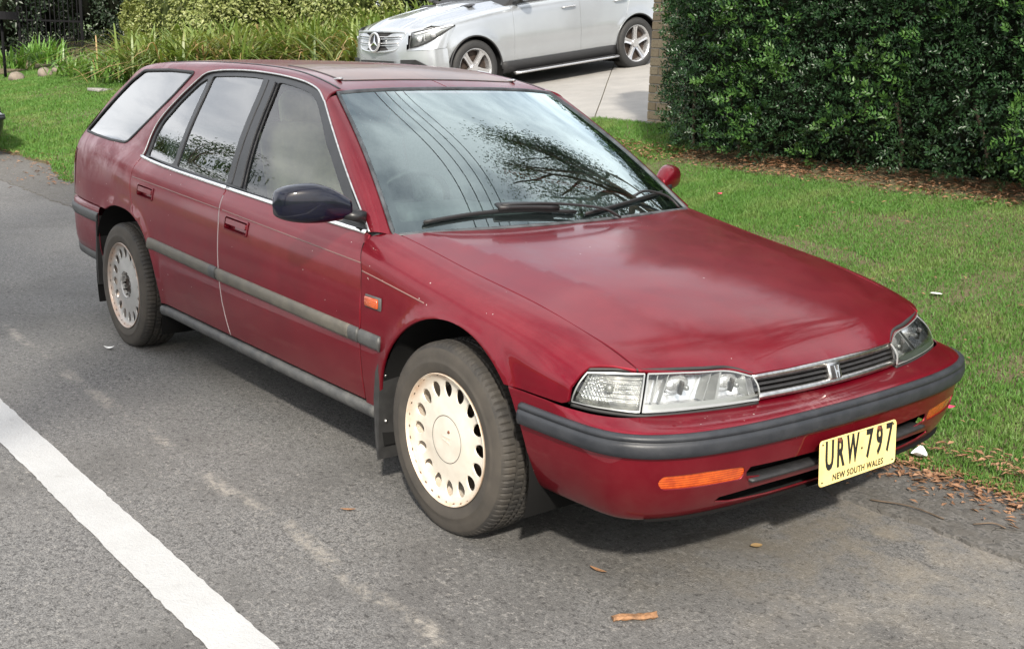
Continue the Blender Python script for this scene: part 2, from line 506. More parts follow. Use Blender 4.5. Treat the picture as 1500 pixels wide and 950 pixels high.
wv = s.n('ShaderNodeTexWave'); s.l(q, wv.inputs['Vector']); wv.inputs['Scale'].default_value = 70; wv.bands_direction = 'Y'
wz = s.n('ShaderNodeTexWave'); s.l(q, wz.inputs['Vector']); wz.inputs['Scale'].default_value = 28; wz.bands_direction = 'Z'
hh = s.math('ADD', wv.outputs[0], wz.outputs[0])
M['flute'] = s.prin(s.mix(s.mr(s.noise(q, 14, 3), .4, .62), (.30, .31, .31), (.62, .63, .60)), .14, .75, .5, 1.0, normal=s.bump(hh, .5, .003))
def mk_tyre():
    s = NM('tyre_rubber'); q = s.objc(); n = s.noise(q, 9, 6, .6); n2 = s.noise(q, 70, 4)
    return s.prin(s.mix(s.mr(n, .35, .7), (.022, .021, .020), (.050, .044, .037)), .72, 0, .35, normal=s.bump(n2, .15, .002))
M['tyre'] = mk_tyre()
def mk_side(nm, a, b):
    s = NM(nm); q = s.objc(); n = s.noise(q, 10, 6, .6); n2 = s.noise(q, 60, 4)
    return s.prin(s.mix(s.mr(n, .35, .7), a, b), .8, 0, .3, normal=s.bump(n2, .12, .002))
M['tyre_dusty'] = mk_side('dusty_tyre_sidewall', (.040, .036, .031), (.062, .054, .045))
def mk_alloy(nm, a, b, rust):
    s = NM(nm); q = s.objc(); X = s.xyz(q)
    r = s.math('SQRT', s.math('ADD', s.math('POWER', X[0], 2.0), s.math('POWER', X[2], 2.0)))
    n = s.noise(q, 16, 6, .65)
    edge = s.math('MULTIPLY', s.mr(r, .178, .20), s.mr(n, .25, .6))
    base = s.mix(s.mr(n, .35, .7), a, b); base = s.mix(s.math('MULTIPLY', edge, .8), base, rust)
    return s.prin(base, s.mr(n, .3, .7, .34, .5), .35, .5, .4, .15)
M['alloy_cream'] = mk_alloy('cream_alloy', (.66, .61, .52), (.76, .71, .62), (.46, .30, .19))
M['alloy_grey'] = mk_alloy('grey_alloy', (.30, .30, .29), (.40, .39, .38), (.33, .21, .14))
M['hub_dark'] = simple('dark_brake_metal', (.035, .024, .018), .75, .3, nsc=30, namt=.5)
M['white_seal'] = simple('pale_door_edge', (.30, .25, .25), .7)
M['pin'] = simple('pinstripe_grey', (.19, .10, .09), .6)
M['sunroof_p'] = simple('sunroof_painted_reflection', (.17, .085, .055), .38, .0, .4, .25, nsc=3, namt=.3)  # brownish base colour paints in the reflected beige house
M['dull_rubber'] = simple('grey_worn_rubber', (.055, .058, .062), .5, nsc=18, namt=.6)
M['badge_grey'] = simple('faint_badge_grey', (.50, .45, .38), .5)
M['alloy_hub'] = simple('hub_grey', (.30, .29, .28), .5, .3, nsc=40, namt=.3)
# ------------------------------------------------------------------ the burgundy station wagon
# car frame = world frame: x forward, front axle at x=0, rear axle at x=-2.72, centre line y=0, ground z=0
FA = (0.022, 0.30, 0.383)                        # front wheel arch: centre x, z, radius
RA = (-2.665, 0.30, 0.425, 0.395)                # rear arch: centre x, z, half length, height
def farch(t): return FA[0]+FA[2]*np.cos(t), FA[1]+FA[2]*np.sin(t)
def rarch(t):
    c, s = np.cos(t), np.sin(t); e = 2/2.35
    return RA[0]+RA[2]*np.sign(c)*np.abs(c)**e, RA[1]+RA[3]*np.sign(s)*np.abs(s)**e
def flare(x, z):
    d1 = np.hypot(x-FA[0], z-FA[1])-FA[2]
    q = 2.35
    d2 = ((np.abs((x-RA[0])/RA[2])**q+np.abs((z-RA[1])/RA[3])**q)**(1/q)-1)*RA[3]
    a = .010*np.exp(-(np.maximum(d1, 0)/.030)**2)*np.clip((.74-z)/.06, 0, 1)
    b = .010*np.exp(-(np.maximum(d2, 0)/.030)**2)*np.clip((.76-z)/.06, 0, 1)
    return a+b
wm = nspl([(-3.75, .70), (-3.6, .755), (-3.4, .795), (-3.1, .822), (-2.7, .838), (-2.0, .845), (-1.3, .846), (-.6, .842), (0, .834), (.3, .829), (.5, .820), (.7, .80)])
zb = nspl([(-3.6, .985), (-3.3, .983), (-2.9, .972), (-2.56, .935), (-2.2, .912), (-1.6, .892), (-1.0, .874), (-.5, .862), (-.2, .855)])
zt = nspl([(-3.5, 1.27), (-3.2, 1.312), (-2.9, 1.334), (-2.5, 1.348), (-2.0, 1.354), (-1.7, 1.350), (-1.45, 1.335), (-1.3, 1.316), (-1.15, 1.287), (-1.02, 1.255)])
zc = nspl([(-3.5, 1.325), (-3.2, 1.358), (-2.9, 1.381), (-2.4, 1.399), (-2.0, 1.401), (-1.7, 1.392), (-1.45, 1.370), (-1.28, 1.343), (-1.15, 1.315), (-1.05, 1.287)])
def wg(x, z):
    x = np.asarray(x, float)
    d = z-.88
    wv = .768-.300*d-.40*d*d
    return wv-.020*np.maximum(0, -2.3-x)**1.6-.02*np.maximum(0, x+1.0)
def cx(x): return np.minimum(x, -1.0)
main_rows = [
    (lambda x: wm(x)-.044, lambda x: .225+0*x),
    (lambda x: wm(x)-.024, lambda x: .30+0*x),
    (lambda x: wm(x)-.006, lambda x: .42+0*x),
    (lambda x: wm(x)+.001, lambda x: .53+0*x),
    (lambda x: wm(x)-.001, lambda x: .63+0*x),
    (lambda x: wm(x)-.012, lambda x: zb(x)-.150),
    (lambda x: wm(x)-.026, lambda x: zb(x)-.080),
    (lambda x: wm(x)-.048, lambda x: zb(x)-.030),
    (lambda x: wg(x, zb(x)+.005), lambda x: zb(x)+.005),
    (lambda x: wg(x, zb(x)+.10), lambda x: zb(x)+.10),
    (lambda x: wg(x, zb(x)+.22), lambda x: zb(x)+.22),
    (lambda x: wg(x, zt(cx(x))-.045), lambda x: zt(cx(x))-.045),
    (lambda x: wg(x, zt(cx(x)))+.006, lambda x: zt(cx(x))+.012),
    (lambda x: wg(x, zt(cx(x)))-.050, lambda x: .5*(zt(cx(x))+zc(cx(x)))+.012),
    (lambda x: .40+0*x, lambda x: zc(cx(x))-.009),
    (lambda x: .22+0*x, lambda x: zc(cx(x))),
    (lambda x: 0*x, lambda x: zc(cx(x))),
]
MAIN = Loft(main_rows, flare, 1.75)
# front wing: same flank, rolling over to the bonnet seam
ws = nspl([(-.6, .722), (-.4, .702), (-.05, .694), (.29, .686), (.52, .677), (.66, .664), (.8, .65)])
zs = nspl([(-.7, .900), (-.45, .868), (-.05, .806), (.29, .758), (.46, .723), (.56, .695), (.66, .657), (.75, .62)])
front_rows = [
    main_rows[0], main_rows[1], main_rows[2], main_rows[3],
    (lambda x: wm(x)-.003, lambda x: np.minimum(.62, zs(x)-.085)),
    (lambda x: wm(x)-.014, lambda x: zs(x)-.082),
    (lambda x: wm(x)-.034, lambda x: zs(x)-.045),
    (lambda x: .5*(wm(x)+ws(x))-.002, lambda x: zs(x)-.016),
    (lambda x: ws(x)+.022, lambda x: zs(x)-.004),
    (lambda x: ws(x), lambda x: zs(x)),
]
FRONT = Loft(front_rows, flare, .95)
# bonnet height field
xe = lambda w_: np.interp(np.abs(w_), [0, .20, .335, .36, .40, .50, .60, .664, .70], [.790, .787, .776, .762, .742, .722, .688, .655, .63])
xe_s = nspl([(0, .790), (.20, .787), (.335, .771), (.50, .722), (.60, .686), (.664, .655), (.72, .615)])
crease = nspl([(-.45, .62), (-.31, .595), (.01, .525), (.33, .47), (.62, .385), (.8, .32)])
crown = nspl([(-.45, .010), (-.2, .028), (0, .038), (.3, .042), (.55, .036), (.7, .018), (.8, .006)])
class Hood(Surf):
    vs = .72
    def ev(self, u, v):
        x = np.asarray(u, float); wv = .72*(1-np.asarray(v, float))
        s_ = ws(x); t = np.clip((s_-wv)/s_, -.1, 1)
        tc = np.clip((s_-crease(x))/s_, .05, .9)
        # two slopes meeting at the crease, softened
        a = t/tc*.70; b = .70+(t-tc)/(1-tc)*.30*(2-(t-tc)/(1-tc))
        k = .05; m = np.minimum(a, b)-k*np.exp(-((t-tc)/.022)**2)*.22
        zz = nspl_hood(x)+crown(x)*m
        s2 = x-xe_s(wv); q = np.clip(1+s2/.15, 0, 1.3)
        lip = np.interp(wv, [0, .35, .664, .72], [.034, .031, .022, .02])
        return np.stack([x, wv, zz-lip*q**2.2], 1)
nspl_hood = nspl([(-.7, .900), (-.45, .868), (-.05, .806), (.29, .758), (.46, .722), (.56, .700), (.66, .678), (.80, .646)])
HOOD = Hood()
# windscreen
class Screen(Surf):
    vs = .85
    def ev(self, u, v):
        s_ = np.asarray(u, float); t = np.asarray(v, float)
        bx = -.462+.105*(1-s_**2); bw = .713*s_; bz = .862+0*s_
        tx = -1.140+.055*(1-s_**2); tw = .531*s_; tz = 1.297+.010*(1-s_**2)
        P = np.stack([bx+(tx-bx)*t, bw+(tw-bw)*t, bz+(tz-bz)*t], 1)
        k = .030*np.sin(np.pi*t)*(1-.25*s_**2)+.012*(1-s_**4)
        return P+k[:, None]*np.array([.53, 0, .85])
SCREEN = Screen()
def wing_arc(a0, a1, n=40):
    t = np.linspace(a0, a1, n); x, z = farch(t); return np.stack([x, z], 1)
def quar_arc(a0, a1, n=48):
    t = np.linspace(a0, a1, n); x, z = rarch(t); return np.stack([x, z], 1)

CAR = empty('station_wagon', (0, 0, 0))
tag(CAR, 'burgundy station wagon with faded paint and a navy blue door mirror parked on the road', 'car')

def build_wagon(car):
    P = M['paint']
    # ---- front wings
    fg = np.array([(-.478, .272), (-.472, .33), (-.474, .44), (-.468, .58), (-.484, .753), (-.515, .845)])  # wing / door gap
    rear_e = FRONT.uz(dens(fg+[.003, 0], .03))
    rear_e = np.vstack([rear_e, [[-.505, FRONT.inv([-.505], .766, 1, .5, 1)[0]], [-.470, 1.0]]])
    seam = np.stack([np.linspace(-.47, .655, 60), np.ones(60)*.9995], 1)
    hl = np.vstack([FRONT.uw([(.655, .668), (.632, .692), (.610, .713), (.588, .738), (.569, .760)], .5, 1)])
    lampx = FRONT.uz([(.560, .638), (.556, .625), (.551, .600), (.5485, .566)])
    bump_e = FRONT.uz([(.53, .5590), (.50, .5585), (.42, .5585), (.345, .5585)])
    a1 = math.asin((.5585-FA[1])/FA[2])
    arc = FRONT.uz(wing_arc(a1, math.pi+math.asin(.022/FA[2])))
    bot = FRONT.uz([(-.361, .272), (-.42, .272)])
    outer = np.vstack([rear_e, seam, hl, lampx, bump_e, arc, bot])
    A = trim(FRONT, outer, h=.022)
    wing = pair('front_wing', A, P, car)
    # ---- bonnet
    ue = np.linspace(0, 1, 60)
    wl = .661
    front = [(xe(k), 1-k/.72) for k in np.linspace(0, wl-.003, 40)]
    side = [(x, 1-(ws(x)-.0055)/.72) for x in np.linspace(.652, -.435, 60)]
    rearx = lambda k: -.432+.075*(1-(k/.70)**2)
    back = [(rearx(k), 1-k/.72) for k in np.linspace(.695, 0, 30)]
    A = trim(HOOD, np.array(front+side+back), h=.022)
    A2 = both(A)
    hood = obj('bonnet', A2[0], A2[1], P, car, True, A2[2])
    # dark gap fillers under the bonnet seam and between wing and door
    xs = np.linspace(-.44, .650, 60); pts = np.stack([xs, ws(xs)-.001, zs(xs)-.0045], 1)
    V, F = sweep(pts, [(-.007, -.006), (.007, -.006), (.007, .001), (-.007, .001)]); vf_pair('seam_filler', V, F, M['shell'], hood)
    # ---- doors
    bg_ = np.array([(-1.522, .306), (-1.536, .36), (-1.553, .44), (-1.570, .59), (-1.588, .753), (-1.620, .868), (-1.624, .892)])
    topz = lambda x: zb(x)+.000
    def top_edge(x0, x1, n=30):
        xs = np.linspace(x0, x1, n); return np.stack([xs, topz(xs)], 1)
    fg2 = np.array([(-.474, .306), (-.474, .44), (-.468, .58), (-.484, .753), (-.515, .845), (-.522, .862)])
    fd = np.vstack([dens(bg_+[.005, 0], .03), top_edge(-1.619, -.527), dens(fg2[::-1]+[-.004, 0], .03)])
    hr = lambda x0, x1, z0, z1: MAIN.uz([(x0+.004, z0+.004), (x1-.004, z0+.004), (x1-.004, z1-.004), (x0+.004, z1-.004)], 0, .62)
    A = trim(MAIN, MAIN.uz(fd, 0, .62), [hr(-1.53, -1.325, .742, .800)], h=.03)
    fdoor = pair('front_door', A, P, car)
    a_lo = math.asin((.306-RA[1])/RA[3])
    re = quar_arc(math.asin(.01), math.radians(62))            # along the arch
    edge = np.vstack([dens([(-2.500, .690), (-2.548, .745), (-2.575, .81), (-2.580, .87), (-2.575, .925)], .03)])
    rd = np.vstack([[(-2.238, .306)], re[re[:, 1] > .31]+[.006, .0], edge+[.004, 0], top_edge(-2.571, -1.629), dens(bg_[::-1]+[-.005, 0], .03)])
    A = trim(MAIN, MAIN.uz(rd, 0, .62), [hr(-2.475, -2.285, .768, .826)], h=.03)
    rdoor = pair('rear_door', A, P, car)
    for line, surf, par in ((fg, FRONT, wing), (edge[:-1], MAIN, rdoor)):
        L_ = dens(line, .02); v_ = surf.inv(L_[:, 0], L_[:, 1], 2, 0, .62 if surf is MAIN else .55 if False else .75); pp_ = surf.ev(L_[:, 0], v_); nn_ = surf.nrm(L_[:, 0], v_)
        V, F = sweep(pp_-nn_*.0035, [(-.004, -.006), (.004, -.006), (.004, .001), (-.004, .001)], nn_); V = np.array(V); W2 = V.copy(); W2[:, 1] *= -1
        obj('seam_filler', W2, [tuple(reversed(f)) for f in F], M['shell'], par[0]); obj('seam_filler', V, F, M['shell'], par[1])
    # ---- rear quarter: flank, rear pillars and roof rail are one pressing with the roof
    dlo_f = np.array([(-.530, .868), (-.80, 1.052), (-1.085, 1.243), (-1.135, 1.272), (-1.21, 1.304), (-1.31, 1.325), (-1.42, 1.338)])
    dlo_t = np.array([(-1.60, 1.350), (-1.83, 1.357), (-2.06, 1.354), (-2.20, 1.345), (-2.275, 1.333)])
    dlo_r = np.array([(-2.33, 1.305), (-2.44, 1.222), (-2.545, 1.115), (-2.578, 1.03), (-2.578, .940)])
    dlo = np.vstack([cspline(np.vstack([dlo_f, dlo_t, dlo_r]), 6)])
    # window opening outline (upper half, going rearwards)
    tail = np.array([(-3.05, 1.352), (-3.185, 1.270), (-3.36, 1.130), (-3.508, .995), (-3.575, .86), (-3.61, .74), (-3.615, .655)])
    qg = rpoly([(-2.95, 1.326), (-2.70, 1.335), (-2.405, 1.333), (-2.53, 1.215), (-2.66, 1.112), (-2.845, .981), (-3.05, .980), (-3.30, .986), (-3.482, .993), (-3.33, 1.118), (-3.15, 1.262), (-3.03, 1.322)], .024)
    qhole = MAIN.uz(qg, .40, .85)
    roof_c = np.array([(-3.02, .999)])
    q_out = np.vstack([
        MAIN.uz(np.vstack([[(-2.578, .925)], edge[::-1][:0]]), 0, .62),
    ])
    qa = quar_arc(math.radians(62), math.pi-.02)
    qa = qa[(qa[:, 1] > .655)]
    qa = np.vstack([qa])
    low = np.vstack([dens(edge[::-1]+[-.004, 0], .03), qa, [(-2.975, .655)], [(-3.615, .655)]])
    low_uv = MAIN.uz(low, 0, .62)
    tail_uv = MAIN.uz(tail[::-1], .2, .86)
    roof_rear = MAIN.uw([(-3.05, .40), (-3.075, .2), (-3.085, .004)], .8, 1)
    fe = lambda k: -1.140+.055*(1-(k/.531)**2)
    roof_front = MAIN.uw([(fe(k)-.012, k) for k in np.linspace(.004, .520, 16)], .7, 1)
    join = MAIN.uz([(-1.112, 1.262)], .3, .86)
    dlo_uv = MAIN.uz(dlo[dlo[:, 0] < -1.10], .3, .80)
    outer = np.vstack([low_uv, tail_uv, roof_rear, roof_front, join, dlo_uv])
    sun_h = MAIN.uw([(x, .415) for x in np.linspace(-1.30, -1.74, 8)], .75, 1)
    # sunroof opening is cut on both halves, so the half panel ends on the centre line with a notch
    A = trim(MAIN, outer, [qhole], h=.03, rim=.010)
    A2 = both(A)
    body = obj('body_side_and_roof', A2[0], A2[1], P, car, True, A2[2])
    # ---- sunroof panel laid flush with a dark seal round it
    def roof_patch(x0, x1, wv, off):
        xs = np.linspace(x0, x1, 14)
        r = np.vstack([MAIN.uw([(x, wv) for x in xs], .75, 1), MAIN.uw([(x1, k) for k in np.linspace(wv, .001, 10)], .75, 1), MAIN.uw([(x, .0005) for x in xs[::-1]], .75, 1), MAIN.uw([(x0, k) for k in np.linspace(.001, wv, 10)], .75, 1)])
        return both(trim(MAIN, r, h=.03, off=off, rim=.004))
    V, F, N = roof_patch(-1.285, -1.725, .432, -.0016)
    seal = obj('sunroof_seal', V, F, M['rubber'], body, True, N)
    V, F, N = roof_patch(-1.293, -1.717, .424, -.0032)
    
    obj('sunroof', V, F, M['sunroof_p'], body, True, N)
    for sx in (-1, 1):
        for xx, ww in ((-1.28, .437),):
            p0 = MAIN.ev(np.array([xx]), MAIN.inv([xx], ww, 1, .75, 1))[0]
            rbox('roof_bracket', (p0[0]-.03, sx*p0[1], p0[2]+.006), (.07, .016, .012), M['dull_chrome'], body, .004, (0, -.12, 0))
    # roof seam strips (dark ditch mouldings)
    for sx in (-1, 1):
        xs = np.linspace(-1.16, -2.95, 50); ww = np.interp(xs, [-2.95, -2.2, -1.5, -1.16], [.478, .487, .492, .512])
        v = MAIN.inv(xs, ww, 1, .7, 1); pts = MAIN.ev(xs, v); nn = MAIN.nrm(xs, v)
        pts[:, 1] *= sx; nn[:, 1] *= sx
        V, F = sweep(pts, [(-.0055, -.003), (.0055, -.003), (.0055, .0012), (-.0055, .0012)], nn)
        obj('roof_seam', V, F, M['rubber'], body)
    # ---- A pillars: strip from the door opening to the windscreen edge
    def apillar():
        t = np.linspace(0, 1, 30)
        ax = np.interp(t, [0, 1], [0, 1])
        lo = dlo[dlo[:, 0] >= -1.118]; L = dens(lo, .01)
        s_ = np.concatenate([[0], np.cumsum(np.linalg.norm(np.diff(L, axis=0), axis=1))]); s_ /= s_[-1]
        Lx = np.interp(t, s_, L[:, 0]); Lz = np.interp(t, s_, L[:, 1])
        a = MAIN.ev(Lx, MAIN.inv(Lx, Lz, 2, .3, .80))
        b = SCREEN.ev(np.ones(30)*1.0, np.linspace(.0, .985, 30))
        b[:, 0] += -.004
        n = 8; V = []
        for i in range(30):
            for j in range(n):
                k = j/(n-1); p = a[i]+(b[i]-a[i])*k
                bul = .016*math.sin(math.pi*k)
                V.append(p+np.array([.30, .78, .45])*bul)
        F = [(i*n+j, i*n+j+1, (i+1)*n+j+1, (i+1)*n+j) for i in range(29) for j in range(n-1)]
        return np.array(V), F
    V, F = apillar(); vf_pair('windscreen_pillar', V, F, P, body)
    # ---- windscreen with rubber surround
    uu = np.linspace(-1, 1, 41); vv = np.linspace(0, 1, 25)
    U, W_ = np.meshgrid(uu, vv); V = SCREEN.ev(U.ravel(), W_.ravel())
    F = [(j*41+i, j*41+i+1, (j+1)*41+i+1, (j+1)*41+i) for j in range(24) for i in range(40)]
    ws_o = obj('windscreen', V, F, M['wind'], car)
    ring = np.vstack([SCREEN.ev(np.linspace(-1, 1, 40), np.zeros(40)), SCREEN.ev(np.ones(30), np.linspace(0.03, .97, 30)), SCREEN.ev(np.linspace(1, -1, 40), np.ones(40)), SCREEN.ev(-np.ones(30), np.linspace(.97, .03, 30))])
    V, F = sweep(ring, [(-.009, -.004), (.007, -.004), (.008, .005), (0, .007), (-.009, .002)], np.tile([.53, 0, .85], (len(ring), 1)), True)
    obj('windscreen_seal', V, F, M['dull_rubber'], ws_o)
    # black frit band inside the lower and side edges
    def band(name, us, v0, v1, off=-.003):
        V = []; F = []
        for i, (u_, a, b) in enumerate(zip(us, v0, v1)):
            V += [SCREEN.ev(np.array([u_]), np.array([a]))[0]+np.array([.53, 0, .85])*off, SCREEN.ev(np.array([u_]), np.array([b]))[0]+np.array([.53, 0, .85])*off]
        F = [(2*i, 2*i+1, 2*i+3, 2*i+2) for i in range(len(us)-1)]
        obj(name, V, F, M['pillar_black'], ws_o, False)
    n_ = 30; band('screen_border', np.linspace(-1, 1, n_), np.zeros(n_), np.full(n_, .075))
    for sx in (-1, 1):
        V = []; vs_ = np.linspace(0, 1, 24)
        for q in vs_:
            V += list(SCREEN.ev(np.array([sx*.995, sx*.945]), np.array([q, q]))-np.array([.53, 0, .85])*.003)
        obj('screen_border', V, [(2*i, 2*i+1, 2*i+3, 2*i+2) for i in range(23)], M['pillar_black'], ws_o, False)
    # ---- cowl between bonnet and glass
    V = []; ys = np.linspace(-.70, .70, 41)
    for y in ys:
        hx = rearx(abs(y)); hz = HOOD.ev(np.array([hx]), np.array([1-abs(y)/.72]))[0][2]
        g = SCREEN.ev(np.array([y/.713*.985]), np.array([.02]))[0]
        V += [(hx+.03, y, hz-.022), (hx-.012, y, hz-.030), (g[0]+.01, g[1], g[2]-.004)]
    F = [(3*i+k, 3*i+k+1, 3*i+4+k, 3*i+3+k) for i in range(40) for k in range(2)]
    obj('cowl_panel', V, F, M['plastic'], car)
    # ---- side glazing: black frame with three panes each side, pillar cover, chrome
    belt_in = np.array([(-2.578, .940), (-2.50, .945), (-2.2, .925), (-1.6, .905), (-1.0, .887), (-.56, .872)])
    frame_out = np.vstack([dlo, belt_in])
    frame_uv = MAIN.uz(frame_out, .3, .80)
    gf = rpoly([(-1.505, .905), (-1.25, .897), (-.90, .887), (-.715, .880), (-.72, .935), (-.90, 1.060), (-1.105, 1.203), (-1.19, 1.262), (-1.27, 1.293), (-1.40, 1.311), (-1.578, 1.325), (-1.562, 1.20), (-1.535, 1.05)], .03)
    gr = rpoly([(-1.655, .915), (-1.90, .922), (-2.195, .932), (-2.200, 1.10), (-2.207, 1.325), (-2.00, 1.334), (-1.80, 1.336), (-1.708, 1.332), (-1.69, 1.20), (-1.672, 1.05)], .02)
    gq = rpoly([(-2.235, .935), (-2.40, .942), (-2.545, .950), (-2.548, 1.03), (-2.515, 1.105), (-2.42, 1.205), (-2.32, 1.285), (-2.243, 1.318), (-2.238, 1.20), (-2.235, 1.05)], .02)
    gls = [MAIN.uz(g, .3, .80) for g in (gf, gr, gq)]
    A = trim(MAIN, frame_uv, gls, h=.03, off=.006, rim=.008)
    fr = pair('window_frame', A, M['pillar_black'], car)
    nm = ('front_door_window', 'rear_door_window', 'rear_quarter_light')
    for g, n_ in zip(gls, nm):
        A = trim(MAIN, g, h=.04, off=.012, rim=0)
        pair(n_, A, M['front_glass' if n_.startswith('front') else 'glass'], car)
    A = trim(MAIN, qhole, h=.04, off=.004, rim=0)
    pair('load_area_window', A, M['quarter_glass'], car)
    def on_main(poly, off=0.0, lo=.3, hi=.80):
        poly = np.asarray(poly, float)
        v = MAIN.inv(poly[:, 0], poly[:, 1], 2, lo, hi); n = MAIN.nrm(poly[:, 0], v)
        return MAIN.ev(poly[:, 0], v)+off*n, n
    p, n = on_main(np.vstack([qg, qg[:1]]), .001)
    V, F = sweep(p[:-1], [(-.008, -.004), (.008, -.004), (.006, .003), (-.006, .003)], n[:-1], True)
    vf_pair('load_window_seal', V, F, M['rubber'], car)
    # chrome surround of the door windows
    up = dens(dlo, .02)
    p, n = on_main(up, .001)
    V, F = sweep(p, [(-.0035, -.003), (.0035, -.003), (.0035, .002), (0, .0035), (-.0035, .002)], n)
    vf_pair('window_chrome', V, F, M['dull_chrome'], car)
    for x0, x1 in ((-2.582, -1.632), (-1.619, -.545)):
        xs = np.linspace(x0, x1, 30); p, n = on_main(np.stack([xs, zb(xs)+.002], 1), .002, .2, .7)
        V, F = sweep(p, [(-.0085, -.004), (.0085, -.004), (.0085, .002), (.004, .006), (-.005, .006), (-.0085, .002)], n)
        vf_pair('belt_moulding', V, F, M['chrome'], car)
    # glossy pillar covers either side of the door gap
    for x0, x1, y0, y1 in ((-1.63, -1.655, -1.685, -1.708), (-1.522, -1.61, -1.585, -1.668)):
        pass
    pc = np.array([(-1.590, .912), (-1.515, .908), (-1.545, 1.05), (-1.572, 1.20), (-1.588, 1.322), (-1.640, 1.326), (-1.628, 1.20), (-1.61, 1.05)])
    A = trim(MAIN, MAIN.uz(pc, .3, .8), h=.03, off=-.003, rim=.008); pair('pillar_cover', A, M['pillar_black'], car)
    pc = np.array([(-1.648, .916), (-1.602, .914), (-1.622, 1.05), (-1.640, 1.20), (-1.652, 1.327), (-1.698, 1.331), (-1.684, 1.20), (-1.666, 1.05)])
    A = trim(MAIN, MAIN.uz(pc, .3, .8), h=.03, off=-.003, rim=.008); pair('pillar_cover', A, M['pillar_black'], car)
    # black corner triangle that carries the mirror
    tri = np.array([(-.555, .880), (-.715, .888), (-.73, .938), (-.715, .985), (-.60, .912)])
    A = trim(MAIN, MAIN.uz(tri, .3, .8), h=.03, off=-.004, rim=.010); pair('mirror_mount', A, M['black_gloss'], car)
    # ---- pale gap line between the doors, rub strips, pinstripe, sill moulding
    g = dens(bg_[:-1], .02); p, n = on_main(g, -.003, 0, .62)
    V, F = sweep(p, circ(.0042, 6), n); vf_pair('door_edge_seal', V, F, M['white_seal'], car)
    prof = [(-.026, -.004), (.026, -.004), (.026, .004), (.020, .012), (.006, .0145), (-.012, .0135), (-.022, .009), (-.026, .003)]
    def strip(name, x0, x1, z0, z1, mat, par, surf=MAIN, n_=40, pr=prof):
        xs = np.linspace(x0, x1, n_); zz = np.linspace(z0, z1, n_)
        v = surf.inv(xs, zz, 2, 0, .62 if surf is MAIN else .55); pp = surf.ev(xs, v); nn = surf.nrm(xs, v)
        V, F = sweep(pp, pr, nn); V = np.array(V); W2 = V.copy(); W2[:, 1] *= -1
        obj(name, W2, [tuple(reversed(f)) for f in F], mat, par[0]); obj(name, V, F, mat, par[1])
    strip('rub_strip', -2.30, -1.582, .575, .556, M['rub'], rdoor)
    strip('rub_strip', -1.568, -.53, .555, .534, M['rub'], fdoor)
    strip('rub_strip_cap', -.53, -.478, .534, .533, M['rub_dark'], fdoor)
    strip('rub_strip_cap', -1.640, -1.581, .558, .556, M['rub_dark'], rdoor, pr=[(a*1.02, b*1.06) for a, b in prof])
    strip('rub_strip', -.465, -.345, .5325, .530, M['rub_dark'], wing, FRONT)
    pin = [(-.0022, 0), (.0022, 0), (.0022, .0012), (-.0022, .0012)]
    strip('pinstripe', -2.555, -1.595, .848, .815, M['pin'], rdoor, pr=pin)
    strip('pinstripe', -1.575, -.492, .815, .772, M['pin'], fdoor, pr=pin)
    strip('pinstripe', -.478, -.12, .771, .757, M['pin'], wing, FRONT, pr=pin)
    sp_ = [(-.030, -.02), (.022, -.02), (.023, .004), (.017, .013), (.005, .017), (-.012, .014), (-.024, .006), (-.030, -.004)]
    xs = np.linspace(-2.235, -.415, 60); zz = np.full(60, .272)
    v = MAIN.inv(xs, zz, 2, 0, .5); pp = MAIN.ev(xs, v); nn = MAIN.nrm(xs, v)
    V, F = sweep(pp, sp_, nn); vf_pair('sill_moulding', V, F, M['sill'], car)
    # ---- door handles: recessed cup with a flap
    for (x0, x1, z0, z1), par in (((-1.53, -1.325, .742, .800), fdoor), ((-2.475, -2.285, .768, .826), rdoor)):
        xm, zm = .5*(x0+x1), .5*(z0+z1)
        vv_ = MAIN.inv([xm], zm, 2, 0, .62); c0 = MAIN.ev(np.array([xm]), vv_)[0]; nn = MAIN.nrm(np.array([xm]), vv_)[0]
        for sx, pr_ in ((-1, par[0]), (1, par[1])):
            n3 = np.array([nn[0], sx*nn[1], nn[2]]); n3 /= np.linalg.norm(n3)
            tx = np.array([1, 0, -.03]); tx -= n3*(tx@n3); tx /= np.linalg.norm(tx); tz = np.cross(n3, tx)
            if tz[2] < 0: tz = -tz
            o_ = np.array([c0[0], sx*c0[1], c0[2]]); L, H = .5*(x1-x0), .5*(z1-z0)
            def rr(L, H, r=.008, k=5):
                out = []
                for cx_, cz_, a0 in ((L-r, H-r, 0), (-L+r, H-r, 90), (-L+r, -H+r, 180), (L-r, -H+r, 270)):
                    for i in range(k):
                        a = R(a0+90*i/(k-1)); out.append((cx_+r*math.cos(a), cz_+r*math.sin(a)))
                return out
            ring_o = rr(L, H); ring_i = rr(L-.005, H-.005); ring_d = rr(L-.010, H-.010)
            m_ = len(ring_o); V = []
            for ring_, dz in ((ring_o, .0005), (ring_o, .003), (ring_i, .0045), (ring_i, .002), (ring_d, -.020)):
                V += [o_+tx*a+tz*b+n3*dz for a, b in ring_]
            F = []
            for k in range(4):
                for i in range(m_):
                    j = (i+1) % m_; f = (k*m_+i, k*m_+j, (k+1)*m_+j, (k+1)*m_+i)
                    F.append(f)
            F.append(tuple(4*m_+i for i in range(m_)))
            # the cup needs a dark hole in the skin: sits proud enough to read as a lipped cup
            hd = obj('door_handle', V, F, P, pr_, False)
            # flap over the upper two thirds
            fl = rr(L-.012, (H-.010)*.62, .006); V = []
            offz = (H-.010)*.36
            for ring_, dz in ((fl, -.001), ([(a*.96, b*.9) for a, b in fl], .006)):
                V += [o_+tx*a+tz*(b+offz)+n3*dz for a, b in ring_]
            m2 = len(fl)
